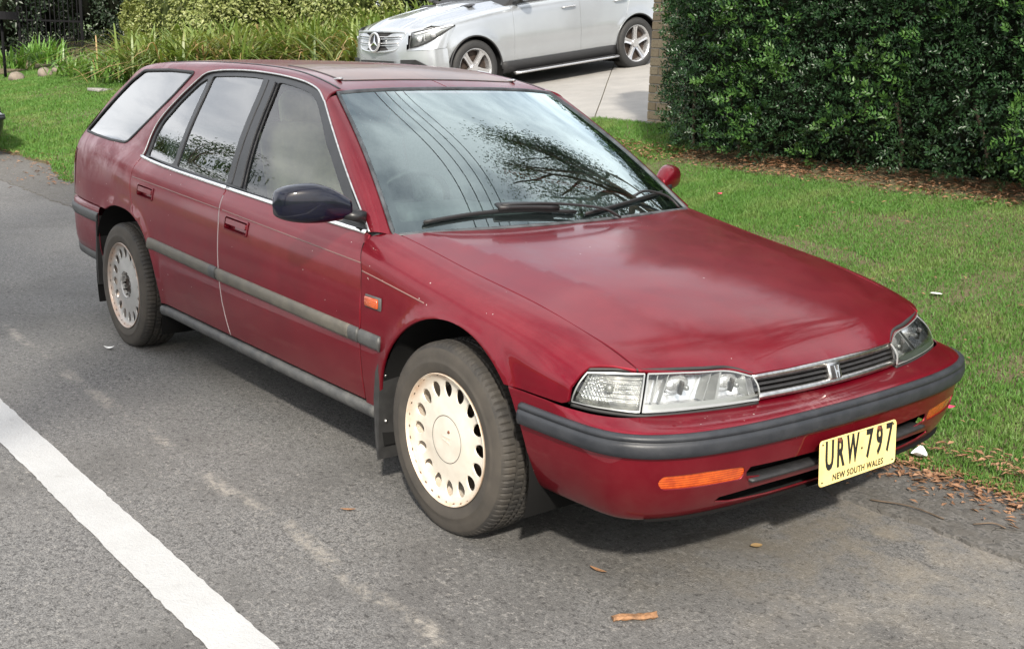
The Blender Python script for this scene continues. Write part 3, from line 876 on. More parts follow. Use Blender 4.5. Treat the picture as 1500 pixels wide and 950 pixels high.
            F = [(i, (i+1) % m2, m2+(i+1) % m2, m2+i) for i in range(m2)]+[tuple(m2+i for i in range(m2))]
            obj('handle_flap', V, F, P, hd, False)
    # ---- side indicators on the wings
    for sx, pr_ in ((-1, wing[0]), (1, wing[1])):
        v_ = FRONT.inv([-.394], .660, 2, 0, .6); c0 = FRONT.ev(np.array([-.394]), v_)[0]
        rbox('side_indicator_bezel', (c0[0], sx*(c0[1]+.002), c0[2]), (.094, .008, .044), M['rub_dark'], pr_, .003)
        rbox('side_indicator', (c0[0]-.004, sx*(c0[1]+.007), c0[2]), (.078, .012, .032), M['amber'], pr_, .004)
    return wing, hood, fdoor, rdoor, body, dlo
# ---- bumper plan curve (half, from centre to wheel arch) as arclength function
_bp = cspline(np.array([(.892, 0), (.890, .15), (.884, .30), (.872, .45), (.850, .58), (.822, .67), (.782, .742), (.725, .793), (.655, .817), (.56, .826), (.46, .831), (.36, .834)]), 12)
_bs = np.concatenate([[0], np.cumsum(np.linalg.norm(np.diff(_bp, axis=0), axis=1))]); BL = _bs[-1]
# smooth the sampled outline a little so highlights run clean
def bplan(s): return np.stack([np.interp(s, _bs, _bp[:, 0]), np.interp(s, _bs, _bp[:, 1])], 1)
_ss = np.linspace(0, BL, 240)
_px = bplan(_ss); _tn = np.gradient(_px, axis=0); _tn /= np.linalg.norm(_tn, axis=1)[:, None]
for _ in range(25): _tn[1:-1] = (.25*_tn[:-2]+.5*_tn[1:-1]+.25*_tn[2:])
_tn /= np.linalg.norm(_tn, axis=1)[:, None]
_nn = np.stack([_tn[:, 1], -_tn[:, 0]], 1)       # outward (x forward at the centre)
def bnorm(s):
    n = np.stack([np.interp(s, _ss, _nn[:, 0]), np.interp(s, _ss, _nn[:, 1])], 1); return n/np.linalg.norm(n, axis=1)[:, None]
def s_of_y(y): return np.interp(y, _bp[:, 1], _bs)
def s_of_x(x): return np.interp(-x, -_bp[:, 0], _bs)
sx_end = s_of_x(.36)
_sh = nspl([(0, .098), (.5, .096), (s_of_y(.70), .088), (s_of_y(.79), .060), (s_of_x(.60), .020), (s_of_x(.52), .004), (BL, .002)])
class Bumper(Surf):
    vs = .50; flip = True
    def __init__(self):
        k = lambda c: (lambda s: c+0*s)
        sh = lambda f: (lambda s: -np.maximum(_sh(s), .002)*f-.001)
        self.rows = [(lambda s: -.125-.0*s, k(.258)), (k(-.095), k(.254)), (k(-.064), k(.262)), (k(-.046), k(.286)), (k(-.026), k(.325)), (k(-.010), k(.375)), (k(-.003), k(.43)), (k(0.0), k(.48)),
                     (k(.001), k(.512)), (k(-.002), lambda s: .529+0*s), (sh(.35), lambda s: .5365+.012*np.clip((s-s_of_x(.62))/.15, 0, 1)), (sh(.7), lambda s: .543+.008*np.clip((s-s_of_x(.62))/.15, 0, 1)), (sh(1.0), lambda s: .549+.006*np.clip((s-s_of_x(.62))/.15, 0, 1))]
    def ev(self, u, v):
        u = np.asarray(u, float); B = bs_basis(v, len(self.rows))
        D = (B*np.stack([np.broadcast_to(r[0](u), u.shape) for r in self.rows], 1)).sum(1)
        Z = (B*np.stack([np.broadcast_to(r[1](u), u.shape) for r in self.rows], 1)).sum(1)
        us = np.clip(u, 0, BL); p = bplan(us); n = bnorm(us)
        ex = (u-us)[:, None]*np.array([[-1, 0]]) if True else 0
        ex = np.where((u > BL)[:, None], (u-us)[:, None]*np.array([[-1.0, 0]]), 0)+np.where((u < 0)[:, None], u[:, None]*np.array([[0, 1.0]]), 0)
        q = p+n*D[:, None]+ex
        return np.stack([q[:, 0], q[:, 1], Z], 1)
    def nrm(self, u, v):
        return -Surf.nrm(self, u, v)
BUMP = Bumper()
class HL(Surf):
    vs = .12
    bot = cspline(np.array([(.806, .333, .5545), (.788, .45, .5545), (.750, .60, .5550), (.706, .70, .5555), (.620, .768, .558), (.548, .800, .562)]), 14)
    top = cspline(np.array([(.777, .333, .618), (.745, .40, .638), (.722, .50, .645), (.665, .645, .649), (.612, .715, .649), (.566, .762, .646)]), 14)
    def ev(self, u, v):
        n = len(self.bot); g = np.linspace(0, 1, n)
        b = np.stack([np.interp(u, g, self.bot[:, k]) for k in range(3)], 1)
        t = np.stack([np.interp(u, g, self.top[:, k]) for k in range(3)], 1)
        v = np.asarray(v, float)[:, None]
        p = b+(t-b)*v
        ang = np.interp(u, [0, .3, .6, .8, 1], [0, .2, .75, 1.15, 1.45])
        d = np.stack([np.cos(ang)*.92, np.sin(ang)*.92, .38+0*ang], 1)
        return p+d*(.012*np.sin(np.pi*np.clip(v, 0, 1)))
    def inset(self, u, v, d):
        ang = np.interp(u, [0, .3, .6, .8, 1], [0, .2, .75, 1.15, 1.45])
        return self.ev(u, v)-np.stack([np.cos(ang), np.sin(ang), 0*ang], 1)*np.asarray(d)[:, None]
HLS = HL()
def grid_faces(nu, nv, flip=False):
    F = [(j*nu+i, j*nu+i+1, (j+1)*nu+i+1, (j+1)*nu+i) for j in range(nv-1) for i in range(nu-1)]
    return [tuple(reversed(f)) for f in F] if flip else F
def teardrop(n=10):
    """outline of a wheel slot in (radial, tangential) about its centre"""
    out = []
    for i in range(n):
        a = 2*math.pi*i/n
        r = .0262*math.cos(a); t = .0205*math.sin(a)*(1+.22*math.cos(a))
        out.append((r, t))
    return out
def wheel_meshes(cap):
    """meshes for one wheel, axle along y, outer face towards -y, hub at origin"""
    # tyre
    prof = [(.203, -.070), (.2085, -.084), (.2115, -.0905), (.2150, -.0925), (.226, -.0975), (.242, -.1005), (.247, -.1012), (.249, -.0998), (.262, -.0993), (.277, -.096), (.288, -.0915), (.295, -.0865), (.300, -.0805), (.3035, -.0735), (.3050, -.066), (.3057, -.056), (.3060, -.050), (.2985, -.0485), (.2985, -.0405), (.3064, -.039), (.3066, -.025), (.3066, -.016), (.299, -.0145), (.299, -.006), (.3067, -.0045)]
    prof = prof+[(r, -o) for r, o in prof[::-1]]
    n = 352; k = len(prof); V = []; F = []; MI = []
    for i in range(n):
        a = 2*math.pi*i/n
        for j, (r, o) in enumerate(prof):
            rr = r
            ph = (i+(2 if abs(o) < .045 else 0)) % 4
            if r > .2965 and r > .2995 and .044 > abs(o) and ph == 0: rr -= .004
            if r > .292 and abs(o) >= .050 and ph in (0,): rr -= .0042 if r > .2995 else .0016
            V.append((rr*math.cos(a), o, rr*math.sin(a)))
    V = np.array(V); V[:, 1] *= .96; V[:, 2] = np.maximum(V[:, 2], -.2995)
    lowm = V[:, 2] < -.27
    V[lowm, 1] *= 1+.05*np.clip((-.27-V[lowm, 2])/.03, 0, 1)
    for i in range(n):
        i2 = (i+1) % n
        for j in range(k-1):
            F.append((i*k+j, i2*k+j, i2*k+j+1, i*k+j+1)); MI.append(1 if prof[j][0] < .288 or prof[j+1][0] < .288 else 0)
    ty = mesh_np('tyre', V, F, True)
    ty.polygons.foreach_set('use_smooth', np.array([m == 1 for m in MI]))
    ty.materials.append(M['tyre']); ty.materials.append(M['tyre_dusty'])
    ty.polygons.foreach_set('material_index', np.array(MI, dtype=np.int32))
    # rim face: dished disc with 16 slots
    dish = nspl([(0, -.078), (.05, -.078), (.10, -.075), (.135, -.070), (.165, -.070), (.182, -.072), (.194, -.077), (.203, -.083)])
    if not cap: dish0 = dish; dish = lambda r: np.where(np.asarray(r) < .062, -.050, dish0(r))
    out = [(.203*math.cos(2*math.pi*i/128), .203*math.sin(2*math.pi*i/128)) for i in range(128)]
    holes = []
    for i in range(16):
        a = 2*math.pi*(i+.5)/16; c0 = .1590
        holes.append([((c0+r)*math.cos(a)-t*math.sin(a), (c0+r)*math.sin(a)+t*math.cos(a)) for r, t in teardrop(14)])
    inner = [(.062*math.cos(2*math.pi*i/48), .062*math.sin(2*math.pi*i/48)) for i in range(48)]
    loops = [out]+holes+([inner] if not cap else [])
    pts = [p for l in loops for p in l]; ed = []; st = 0
    for l in loops:
        m = len(l); ed += [(st+i, st+(i+1) % m) for i in range(m)]; st += m
    for r in (.03, .06 if cap else .07, .085, .105, .124, .190, .197):
        m = int(2*math.pi*r/.012)
        if not cap and r < .062: continue
        for i in range(m): pts.append((r*math.cos(2*math.pi*i/m), r*math.sin(2*math.pi*i/m)))
    vc, _, fc, _, _, _ = delaunay_2d_cdt([Vector(p) for p in pts], ed, [], 0, 1e-7)
    Q = np.array([tuple(v) for v in vc]); F = np.array([f for f in fc if len(f) == 3]); C = Q[F].mean(1)
    kx = pip(C, np.array(out))
    for h in loops[1:]: kx &= ~pip(C, np.array(h))
    F = [tuple(f) for f in F[kx]]
    V = [(x, float(dish(math.hypot(x, z))), z) for x, z in Q]
    # walls of the slots, rim lip, barrel
    for h in holes+([inner] if not cap else []):
        m = len(h); b = len(V)
        for x, z in h: V.append((x, float(nspl_d(math.hypot(x, z))), z))
        c = (np.mean([p[0] for p in h]), np.mean([p[1] for p in h]))
        for x, z in h: V.append((c[0]+(x-c[0])*.93, float(nspl_d(math.hypot(x, z)))+.0045, c[1]+(z-c[1])*.95))
        F += [(b+i, b+(i+1) % m, b+m+(i+1) % m, b+m+i) for i in range(m)]
    b = len(V); pr = [(.203, -.083), (.2055, -.0895), (.2085, -.0925), (.2105, -.0905), (.209, -.082), (.200, -.070), (.180, -.02), (.178, .06)]
    for i in range(96):
        a = 2*math.pi*i/96
        V += [(r*math.cos(a), o, r*math.sin(a)) for r, o in pr]
    F += [(b+i*8+j, b+((i+1) % 96)*8+j, b+((i+1) % 96)*8+j+1, b+i*8+j+1) for i in range(96) for j in range(7)]
    rim = mesh_np('rim', V, F, True)
    bm = bmesh.new(); bm.from_mesh(rim); bmesh.ops.remove_doubles(bm, verts=bm.verts, dist=1e-6)
    bmesh.ops.recalc_face_normals(bm, faces=bm.faces); bm.to_mesh(rim); bm.free()
    try: rim.set_sharp_from_angle(angle=R(42))
    except Exception: pass
    # brake disc behind
    bm = bmesh.new(); bmesh.ops.create_cone(bm, cap_ends=True, segments=40, radius1=.172, radius2=.172, depth=.02, matrix=Matrix.Translation((0, .012, 0)) @ Matrix.Rotation(math.pi/2, 4, 'X'))
    bmesh.ops.create_cone(bm, cap_ends=True, segments=24, radius1=.075, radius2=.075, depth=.05, matrix=Matrix.Translation((0, -.03, 0)) @ Matrix.Rotation(math.pi/2, 4, 'X'))
    br = bpy.data.meshes.new('brake_disc'); bm.to_mesh(br); bm.free()
    return ty, rim, br
nspl_d = nspl([(0, -.078), (.05, -.078), (.10, -.075), (.135, -.070), (.165, -.070), (.182, -.072), (.194, -.077), (.203, -.083)])
def annulus(r0, r1, y0, y1, n=64):
    V = []; F = []
    for i in range(n):
        a = 2*math.pi*i/n
        V += [(r0*math.cos(a), y0, r0*math.sin(a)), (r1*math.cos(a), y1, r1*math.sin(a))]
    F = [(2*i, 2*i+1, 2*((i+1) % n)+1, 2*((i+1) % n)) for i in range(n)]
    return V, F
def h_badge(sz, depth, y):
    """letter H with flared legs, boxes in the x,z plane facing -y"""
    V = []; F = []
    def poly(p):
        b = len(V); m = len(p)
        for dy in (0, -depth):
            for x, z in p: V.append((x*sz, y+dy, z*sz))
        F.append(tuple(b+m+i for i in range(m)))
        for i in range(m): F.append((b+i, b+(i+1) % m, b+m+(i+1) % m, b+m+i))
    poly([(-.62, 1), (-.36, 1), (-.22, .18), (.22, .18), (.36, 1), (.62, 1), (.40, -1), (.16, -1), (.20, -.14), (-.20, -.14), (-.16, -1), (-.40, -1)])
    return V, F
def text_mesh(name, body, size, sx=1.0, bold=0.0, ext=.0004, space=1.0):
    cu = bpy.data.curves.new(name, 'FONT'); cu.body = body; cu.size = size; cu.offset = bold; cu.extrude = ext
    cu.align_x = 'CENTER'; cu.align_y = 'CENTER'; cu.space_character = space; cu.resolution_u = 3
    o = bpy.data.objects.new(name, cu); COL.objects.link(o)
    dg = bpy.context.evaluated_depsgraph_get(); dg.update()
    me = bpy.data.meshes.new_from_object(o.evaluated_get(dg))
    bpy.data.objects.remove(o); bpy.data.curves.remove(cu)
    me.transform(Matrix.Diagonal((sx, 1, 1, 1)))
    me.name = name
    return me

def build_wagon2(car, wing, hood, body):
    P = M['paint']
    # ---- front bumper with two slots and the indicator openings
    s_end = BL
    def BZ(pts): # (s,z) list -> uv
        pts = np.asarray(pts, float); return np.stack([pts[:, 0], BUMP.inv(pts[:, 0], pts[:, 1], 2, .05, .97)], 1)
    def arch_x(z): return FA[0]+math.sqrt(max(1e-4, FA[2]**2-(z-FA[1])**2))+.004
    s_of_edge = lambda z: s_of_x(arch_x(z)) if arch_x(z) > .36 else BL+(.36-arch_x(z))
    edge_z = np.linspace(.5545, .275, 24)
    e1 = BZ([(s_of_edge(z), z) for z in edge_z[1:]])
    lowe = BZ([(s_of_edge(.27)-.006, .266), (s_of_x(.46), .266), (s_of_x(.55), .266), (s_of_y(.80), .266)]+[(s, .2625) for s in np.linspace(s_of_y(.74), .001, 24)])
    tope = np.array([(s, .9990) for s in np.linspace(.001, s_of_edge(.5545)-.002, 70)])
    sA = s_of_y(.375)
    slot1 = BZ([(.001, .346), (s_of_y(.20), .347), (s_of_y(.33), .354), (s_of_y(.432), .370), (s_of_y(.437), .385), (s_of_y(.425), .400), (s_of_y(.30), .397), (.001, .392)])
    slot2 = BZ([(.001, .281), (s_of_y(.30), .283), (s_of_y(.46), .294), (s_of_y(.525), .306), (s_of_y(.51), .320), (s_of_y(.40), .327), (s_of_y(.30), .328), (.001, .327)])
    ind = rpoly([(s_of_y(.452), .366), (s_of_y(.58), .368), (s_of_y(.700), .370), (s_of_y(.712), .392), (s_of_y(.700), .410), (s_of_y(.58), .412), (s_of_y(.450), .405), (s_of_y(.441), .386)], .02)
    ind = BZ(ind)
    # slots open on to the centre line: make the outline run round them
    pass
    outer = np.vstack([tope, e1, lowe, slot2[:0]])
    # centre boundary walk upwards with notches
    walk = np.vstack([slot2, slot1])
    outer = np.vstack([tope, e1, lowe, slot2[0:1], slot2[1:], slot1[0:1], slot1[1:]])
    A = trim(BUMP, outer, [ind], h=.018, rim=.005)
    A2 = both(A)
    bump = obj('front_bumper', A2[0], A2[1], P, car, True, A2[2])
    # dark backing behind slots
    ss = np.linspace(0, s_of_y(.73), 40); V = []
    for s in ss:
        for z, d in ((.268, -.045), (.27, -.12), (.43, -.06)):
            p = bplan(np.array([s]))[0]+bnorm(np.array([s]))[0]*d; V.append((p[0], p[1], z))
    V = np.array(V); F = grid_faces(3, 40)
    vf_pair('bumper_backing', V, F, M['shell'], bump)
    # unpainted slat inside the upper slot
    for z0 in (.358,):
        s = np.linspace(0, s_of_y(.42), 30); p = bplan(s)-bnorm(s)*.030; pts = np.stack([p[:, 0], p[:, 1], np.full(30, z0)], 1)
        pts = np.vstack([pts[::-1]*[1, -1, 1], pts[1:]])
        V, F = sweep(pts, [(-.028, -.004), (.028, -.004), (.028, .004), (-.028, .004)]); obj('intake_slat', V, F, M['plastic'], bump)
    # ---- indicator lenses
    A = trim(BUMP, ind, h=.02, off=.004, rim=0)
    V, F, N = mir(*A); i1 = obj('front_indicator', V, F, M['amber'], bump, True, N); i2 = obj('front_indicator', A[0], A[1], M['amber'], bump, True, A[2])
    # ---- black bumper strip with a groove
    s = np.linspace(0, s_of_x(.382), 110); p = bplan(s); n = bnorm(s)
    zc_ = .493+.0*s
    pts = np.stack([p[:, 0], p[:, 1], zc_], 1); nn = np.stack([n[:, 0], n[:, 1], 0*s], 1)
    pts = np.vstack([pts[::-1]*[1, -1, 1], pts[1:]]); nn = np.vstack([nn[::-1]*[1, -1, 1], nn[1:]])
    hgt = np.concatenate([np.linspace(.8, 1, 18), np.ones(len(pts)-36), np.linspace(1, .8, 18)])
    pr = [(.030, -.006), (.031, .006), (.026, .016), (.012, .020), (-.004, .0195), (-.013, .016), (-.0145, .0125), (-.017, .0125), (-.0185, .016), (-.028, .014), (-.033, .006), (-.033, -.006)]
    V, F = sweep(pts, pr, nn); obj('bumper_strip', V, F, M['bump_strip'], bump)
    # ---- headlights and corner lamps
    usp = .592
    for sx in (-1, 1):
        def fixv(V):
            V = np.array(V, float)
            if sx < 0: V[:, 1] *= -1
            return V
        def patch(name, u0, u1, v0, v1, d, mat, par, nu=26, nv=8):
            uu = np.linspace(u0, u1, nu); vv = np.linspace(v0, v1, nv); U, W_ = np.meshgrid(uu, vv)
            V = HLS.inset(U.ravel(), W_.ravel(), np.full(U.size, d)); return obj(name, fixv(V), grid_faces(nu, nv, sx < 0), mat, par)
        lamp = patch('headlight', .0, usp-.006, .0, 1.0, 0, M['lens'], car, 40, 10)
        corner = patch('corner_lamp', usp+.006, 1.0, .0, 1.0, 0, M['lens'], car, 30, 10)
        # housings: box behind the lens following its outline
        def housing(name, u0, u1, depth, mat, par, nu=24):
            uu = np.linspace(u0, u1, nu); V = []
            for u in uu:
                ua = np.array([u, u, u, u]); vv = np.array([.02, .10, .90, .98]); dd = np.array([.003, depth, depth*.9, .003])
                V += list(HLS.inset(ua, vv, dd))
            F = [(4*i+k, 4*i+k+1, 4*i+5+k, 4*i+4+k) for i in range(nu-1) for k in range(3)]
            F += [(0, 1, 2, 3), tuple(4*(nu-1)+k for k in (3, 2, 1, 0))]
            return obj(name, fixv(V), F, mat, par, False)
        housing('lamp_housing', .015, usp-.012, .060, M['reflector'], lamp)
        housing('lamp_housing', usp+.012, .985, .030, M['flute'], corner)
        # clear bezel edges in grey
        for (a, b) in ((.002, usp-.008), (usp+.008, .998)):
            uu = np.concatenate([np.linspace(a, b, 30), np.full(8, b), np.linspace(b, a, 30), np.full(8, a)])
            vv = np.concatenate([np.full(30, .035), np.linspace(.06, .94, 8), np.full(30, .965), np.linspace(.94, .06, 8)])
            pts = fixv(HLS.inset(uu, vv, np.full(len(uu), .002))); V, F = sweep(pts, [(-.002, -.003), (.002, -.003), (.002, .002), (-.002, .002)], np.tile([.8, .4*sx, .4], (len(pts), 1)), True)
            obj('lamp_bezel', V, F, M['lamp_white'], lamp if a < .1 else corner, False)
        # lower grey ledge of the headlight unit
        uu = np.linspace(.01, usp-.01, 30); pts = fixv(HLS.inset(uu, np.full(30, .12), np.full(30, .004)))
        V, F = sweep(pts, [(-.009, -.006), (.009, -.006), (.009, .002), (-.009, .004)], np.tile([.8, .3*sx, .3], (30, 1))); obj('lamp_ledge', V, F, M['lamp_white'], lamp, False)
        # inner divider, two reflector bowls with bulb hoods
        u_ = .245; V = fixv(np.vstack([HLS.inset(np.full(2, u_), np.array([.1, .93]), np.full(2, .004)), HLS.inset(np.full(2, u_+.012), np.array([.93, .1]), np.full(2, .004)), HLS.inset(np.full(2, u_), np.array([.1, .9]), np.full(2, .055)), HLS.inset(np.full(2, u_+.012), np.array([.9, .1]), np.full(2, .055))]))
        obj('lamp_divider', V, [(0, 1, 2, 3), (0, 1, 5, 4), (2, 3, 7, 6)], M['lamp_white'], lamp, False)
        for uc in (.135, .42):
            c0 = HLS.inset(np.array([uc]), np.array([.52]), np.array([.046]))[0]
            bm = bmesh.new(); bmesh.ops.create_uvsphere(bm, u_segments=20, v_segments=12, radius=.030, matrix=Matrix.Translation((c0[0]-.010, sx*c0[1], c0[2])) @ Matrix.Diagonal((.6, 1.5, .9, 1)))
            from_bm('reflector_bowl', bm, M['reflector'], lamp, True)
            rbox('bulb_hood', (c0[0]+.026, sx*(c0[1]+.020), c0[2]+.003), (.016, .007, .040), M['rub_dark'], lamp, .003, (0, .2, 0))
            rbox('bulb', (c0[0]+.020, sx*c0[1], c0[2]), (.03, .014, .014), M['lamp_white'], lamp, .005)
        for uc in (.05, .30, .50, .54):
            V = fixv(np.vstack([HLS.inset(np.full(2, uc), np.array([.16, .9]), np.full(2, .012)), HLS.inset(np.full(2, uc+.004), np.array([.9, .16]), np.full(2, .012)), HLS.inset(np.full(2, uc), np.array([.16, .9]), np.full(2, .05))]))
            obj('lens_rib', V, [(0, 1, 2, 3), (0, 1, 5, 4)], M['lamp_white'], lamp, False)
        c0 = HLS.inset(np.array([.78]), np.array([.5]), np.array([.020]))[0]
        bm = bmesh.new(); bmesh.ops.create_uvsphere(bm, u_segments=16, v_segments=10, radius=.012, matrix=Matrix.Translation((c0[0], sx*c0[1], c0[2])))
        from_bm('bulb', bm, M['lamp_white'], corner, True)
        # dark seal above and below
        for vv_, dz in ((-.03, -.003), (1.03, .004)):
            uu = np.linspace(0, 1, 50); pts = fixv(HLS.ev(uu, np.full(50, vv_))); pts[:, 2] += dz
            V, F = sweep(pts, [(-.0045, -.012), (.0045, -.012), (.0045, -.002), (-.0045, -.002)], np.tile([.8, .5*sx, .2], (50, 1))); obj('lamp_seal', V, F, M['rubber'], lamp)
    # dark cavity behind lights and grille
    V = []; ys = np.linspace(-.78, .78, 40)
    for y in ys:
        xx = np.interp(abs(y), [0, .33, .60, .72, .78], [.755, .735, .635, .545, .45]); V += [(xx, y, .535), (xx-.02, y, .64)]
    obj('lamp_backing', V, [(2*i, 2*i+1, 2*i+3, 2*i+2) for i in range(39)], M['shell'], car, False)
    # ---- grille: chrome frame, dark slats, badge
    ys = np.linspace(-.33, .33, 31)
    gx = lambda y: .806-.022*(y/.33)**2
    gr = empty('grille', (0, 0, 0), car)
    V, F = sweep(np.stack([gx(ys)-.022, ys, np.full(31, .6135)], 1), [(-.012, -.008), (.012, -.010), (.012, .003), (.006, .008), (-.012, .008)]); top = obj('grille_bar', V, F, M['dull_chrome'], gr)
    V, F = sweep(np.stack([gx(ys)+.002, ys, np.full(31, .5625)], 1), [(-.012, -.009), (.012, -.009), (.014, .002), (.006, .008), (-.012, .008)]); obj('grille_bar', V, F, M['dull_chrome'], gr)
    for z, dx in ((.577, -.012), (.590, -.018), (.602, -.024)):
        V, F = sweep(np.stack([gx(ys)+dx, ys, np.full(31, z)], 1), [(-.016, -.0025), (.012, -.0025), (.012, .0025), (-.016, .0025)]); obj('grille_slat', V, F, M['plastic'], gr)
    for sx in (-1, 1):
        V = [(.800, sx*.333, .553), (.770, sx*.333, .622), (.73, sx*.333, .622), (.74, sx*.333, .553)]
        obj('grille_end', V, [(0, 1, 2, 3)], M['dull_chrome'], gr, False)
    # emblem: shield frame with an H
    em = rbox('emblem', (.803, 0, .5885), (.020, .058, .050), M['dull_chrome'], gr, .005, (0, R(-20), 0))
    rbox('emblem_field', (.8135, 0, .5895), (.004, .040, .038), M['plastic'], em, .001, (0, R(-20), 0))
    V, F = h_badge(.0185, .004, 0); V = np.array(V)
    V2 = np.stack([-V[:, 1], V[:, 0], V[:, 2]], 1); ca, sa = math.cos(R(-20)), math.sin(R(-20))
    V3 = np.stack([V2[:, 0]*ca+V2[:, 2]*sa+.8155, V2[:, 1], -V2[:, 0]*sa+V2[:, 2]*ca+.5895], 1)
    obj('emblem_letter', V3, F, M['chrome'], em, False)
    # ---- number plate, lettering and bolts
    pw, ph = .372, .134
    pl = empty_plate = None
    bm = bmesh.new(); nx, nz = 12, 6
    def psurf(a, b): # local a along y, b along z
        return Vector((.9170+.006*math.sin(a*14+.4)*(b+.03)+(-b)*.075, a, .3695+b))
    outl = []
    for cx_, cz_, a0 in ((pw/2-.012, ph/2-.012, 0), (-pw/2+.012, ph/2-.012, 90), (-pw/2+.012, -ph/2+.012, 180), (pw/2-.012, -ph/2+.012, 270)):
        for i in range(5):
            a = R(a0+90*i/4); outl.append((cx_+.012*math.cos(a), cz_+.012*math.sin(a)))
    outl = dens(np.vstack([outl, outl[:1]]), .03)[:-1]
    pts = [Vector(p) for p in outl]+[Vector((x, z)) for x in np.arange(-.17, .18, .034) for z in (-.045, -.015, .015, .045)]
    m_ = len(outl)
    vc, _, fc, _, _, _ = delaunay_2d_cdt(pts, [(i, (i+1) % m_) for i in range(m_)], [], 1, 1e-6)
    V = [psurf(p[0], p[1])+Vector((.0015, 0, 0)) for p in vc]; nV = len(V); V += [psurf(p[0], p[1]) for p in vc]
    F = [tuple(f) for f in fc]+[tuple(i+nV for i in reversed(f)) for f in fc]+[(i, (i+1) % m_, nV+(i+1) % m_, nV+i) for i in range(m_)]
    plate = obj('number_plate', V, F, M['plate'], car, False)
    # raised rim
    V, F = sweep([psurf(a*.985, b*.965)+Vector((.002, 0, 0)) for a, b in outl], circ(.0022, 5), np.tile([1.0, 0, 0], (m_, 1)), True); obj('plate_rim', V, F, M['plate'], plate)
    def lay(me, a0, b0, name):
        n = len(me.vertices); co = np.empty(n*3); me.vertices.foreach_get('co', co); co = co.reshape(-1, 3)
        out = np.array([tuple(psurf(a0+c[0], b0+c[1])+Vector((.0022+c[2], 0, 0))) for c in co])
        me.vertices.foreach_set('co', out.ravel()); me.update(); return link(name, me, M['plate_ink'], plate)
    for ch, a in zip('URW', (-.140, -.089, -.030)):
        lay(text_mesh('lettering', ch, .118, .50 if ch != 'W' else .45, .0035), a, .015, 'lettering')
    for ch, a in zip('797', (.050, .101, .150)):
        lay(text_mesh('lettering', ch, .118, .56, .0035), a, .015, 'lettering')
    lay(text_mesh('lettering', '\u2022', .030, 1.0), .014, .010, 'lettering')
    lay(text_mesh('lettering', 'NEW SOUTH WALES', .0265, .92, .0004, space=1.12), 0, -.050, 'lettering')
    for a in (-.095, .095):
        p = psurf(a, .056); bm = bmesh.new()
        bmesh.ops.create_cone(bm, cap_ends=True, segments=8, radius1=.0075, radius2=.006, depth=.006, matrix=Matrix.Translation(p+Vector((.004, 0, 0))) @ Matrix.Rotation(math.pi/2, 4, 'Y')); from_bm('plate_bolt', bm, M['rust'], plate)
    for a in (-.172, .172):
        for b in (-.055, .055):
            p = psurf(a, b); bm = bmesh.new(); bmesh.ops.create_cone(bm, cap_ends=True, segments=8, radius1=.003, radius2=.003, depth=.002, matrix=Matrix.Translation(p+Vector((.002, 0, 0))) @ Matrix.Rotation(math.pi/2, 4, 'Y')); from_bm('plate_hole', bm, M['plate_ink'], plate)
    rbox('plate_bracket', (.893, 0, .37), (.045, .20, .05), M['plastic'], plate, .004)
    # ---- rear bumper and tailgate
    rp = cspline(np.array([(-3.045, .8135), (-3.2, .809), (-3.35, .800), (-3.50, .782), (-3.62, .745), (-3.69, .68), (-3.735, .56), (-3.765, .35), (-3.775, 0)]), 8)
    def rprof(offs):
        T = np.gradient(rp, axis=0); T /= np.linalg.norm(T, axis=1)[:, None]; n = np.stack([T[:, 1], -T[:, 0]], 1)*-1
        n = np.where((n[:, :1]*(rp[:, :1]+1.5)+n[:, 1:]*rp[:, 1:]) < 0, -n, n)
        V = []
        for i in range(len(rp)):
            for d, z in offs: V.append((rp[i, 0]+n[i, 0]*d, rp[i, 1]+n[i, 1]*d, z))
        k = len(offs); F = [(i*k+j, i*k+j+1, (i+1)*k+j+1, (i+1)*k+j) for i in range(len(rp)-1) for j in range(k-1)]
        V = np.array(V); W2 = V.copy(); W2[:, 1] *= -1; n0 = len(V)
        return np.vstack([V, W2]), F+[tuple(n0+i for i in reversed(f)) for f in F]
    V, F = rprof([(-.055, .652), (-.02, .650), (-.001, .640), (.004, .622), (.005, .56), (.004, .50), (.000, .43), (-.008, .395), (-.02, .385)]); rb = obj('rear_bumper', V, F, P, car)
    V, F = rprof([(.000, .616), (.012, .613), (.016, .60), (.016, .578), (.011, .565), (.000, .562)]); obj('bumper_strip', V, F, M['rub_dark'], rb)
    V, F = rprof([(-.012, .40), (-.006, .385), (-.010, .352), (-.03, .340), (-.08, .338)]); obj('bumper_valance', V, F, M['sill'], rb)
    # tailgate between the two rear edges
    tl = cspline(np.array([(-3.05, 1.352), (-3.185, 1.270), (-3.36, 1.130), (-3.508, .995), (-3.575, .86), (-3.61, .74), (-3.615, .645)]), 5)
    vv_ = MAIN.inv(tl[:, 0], tl[:, 1], 2, .2, .86); E_ = MAIN.ev(tl[:, 0], vv_)
    n = 21; V = []
    for e in E_:
        for j in range(n):
            y = -1+2*j/(n-1); V.append((e[0]-.075*(1-y*y)-.004, e[1]*y*1.0, e[2]+.012*(1-y*y)))
    tg = obj('tailgate', V, grid_faces(n, len(E_)), P, car)
    V = []
    for e in E_[3:17]:
        for j in range(n):
            y = (-1+2*j/(n-1))*.88; V.append((e[0]-.075*(1-y*y)-.013, e[1]*y, e[2]+.012*(1-y*y)+.006))
    obj('rear_window', V, grid_faces(n, 14), M['black_gloss'], tg)
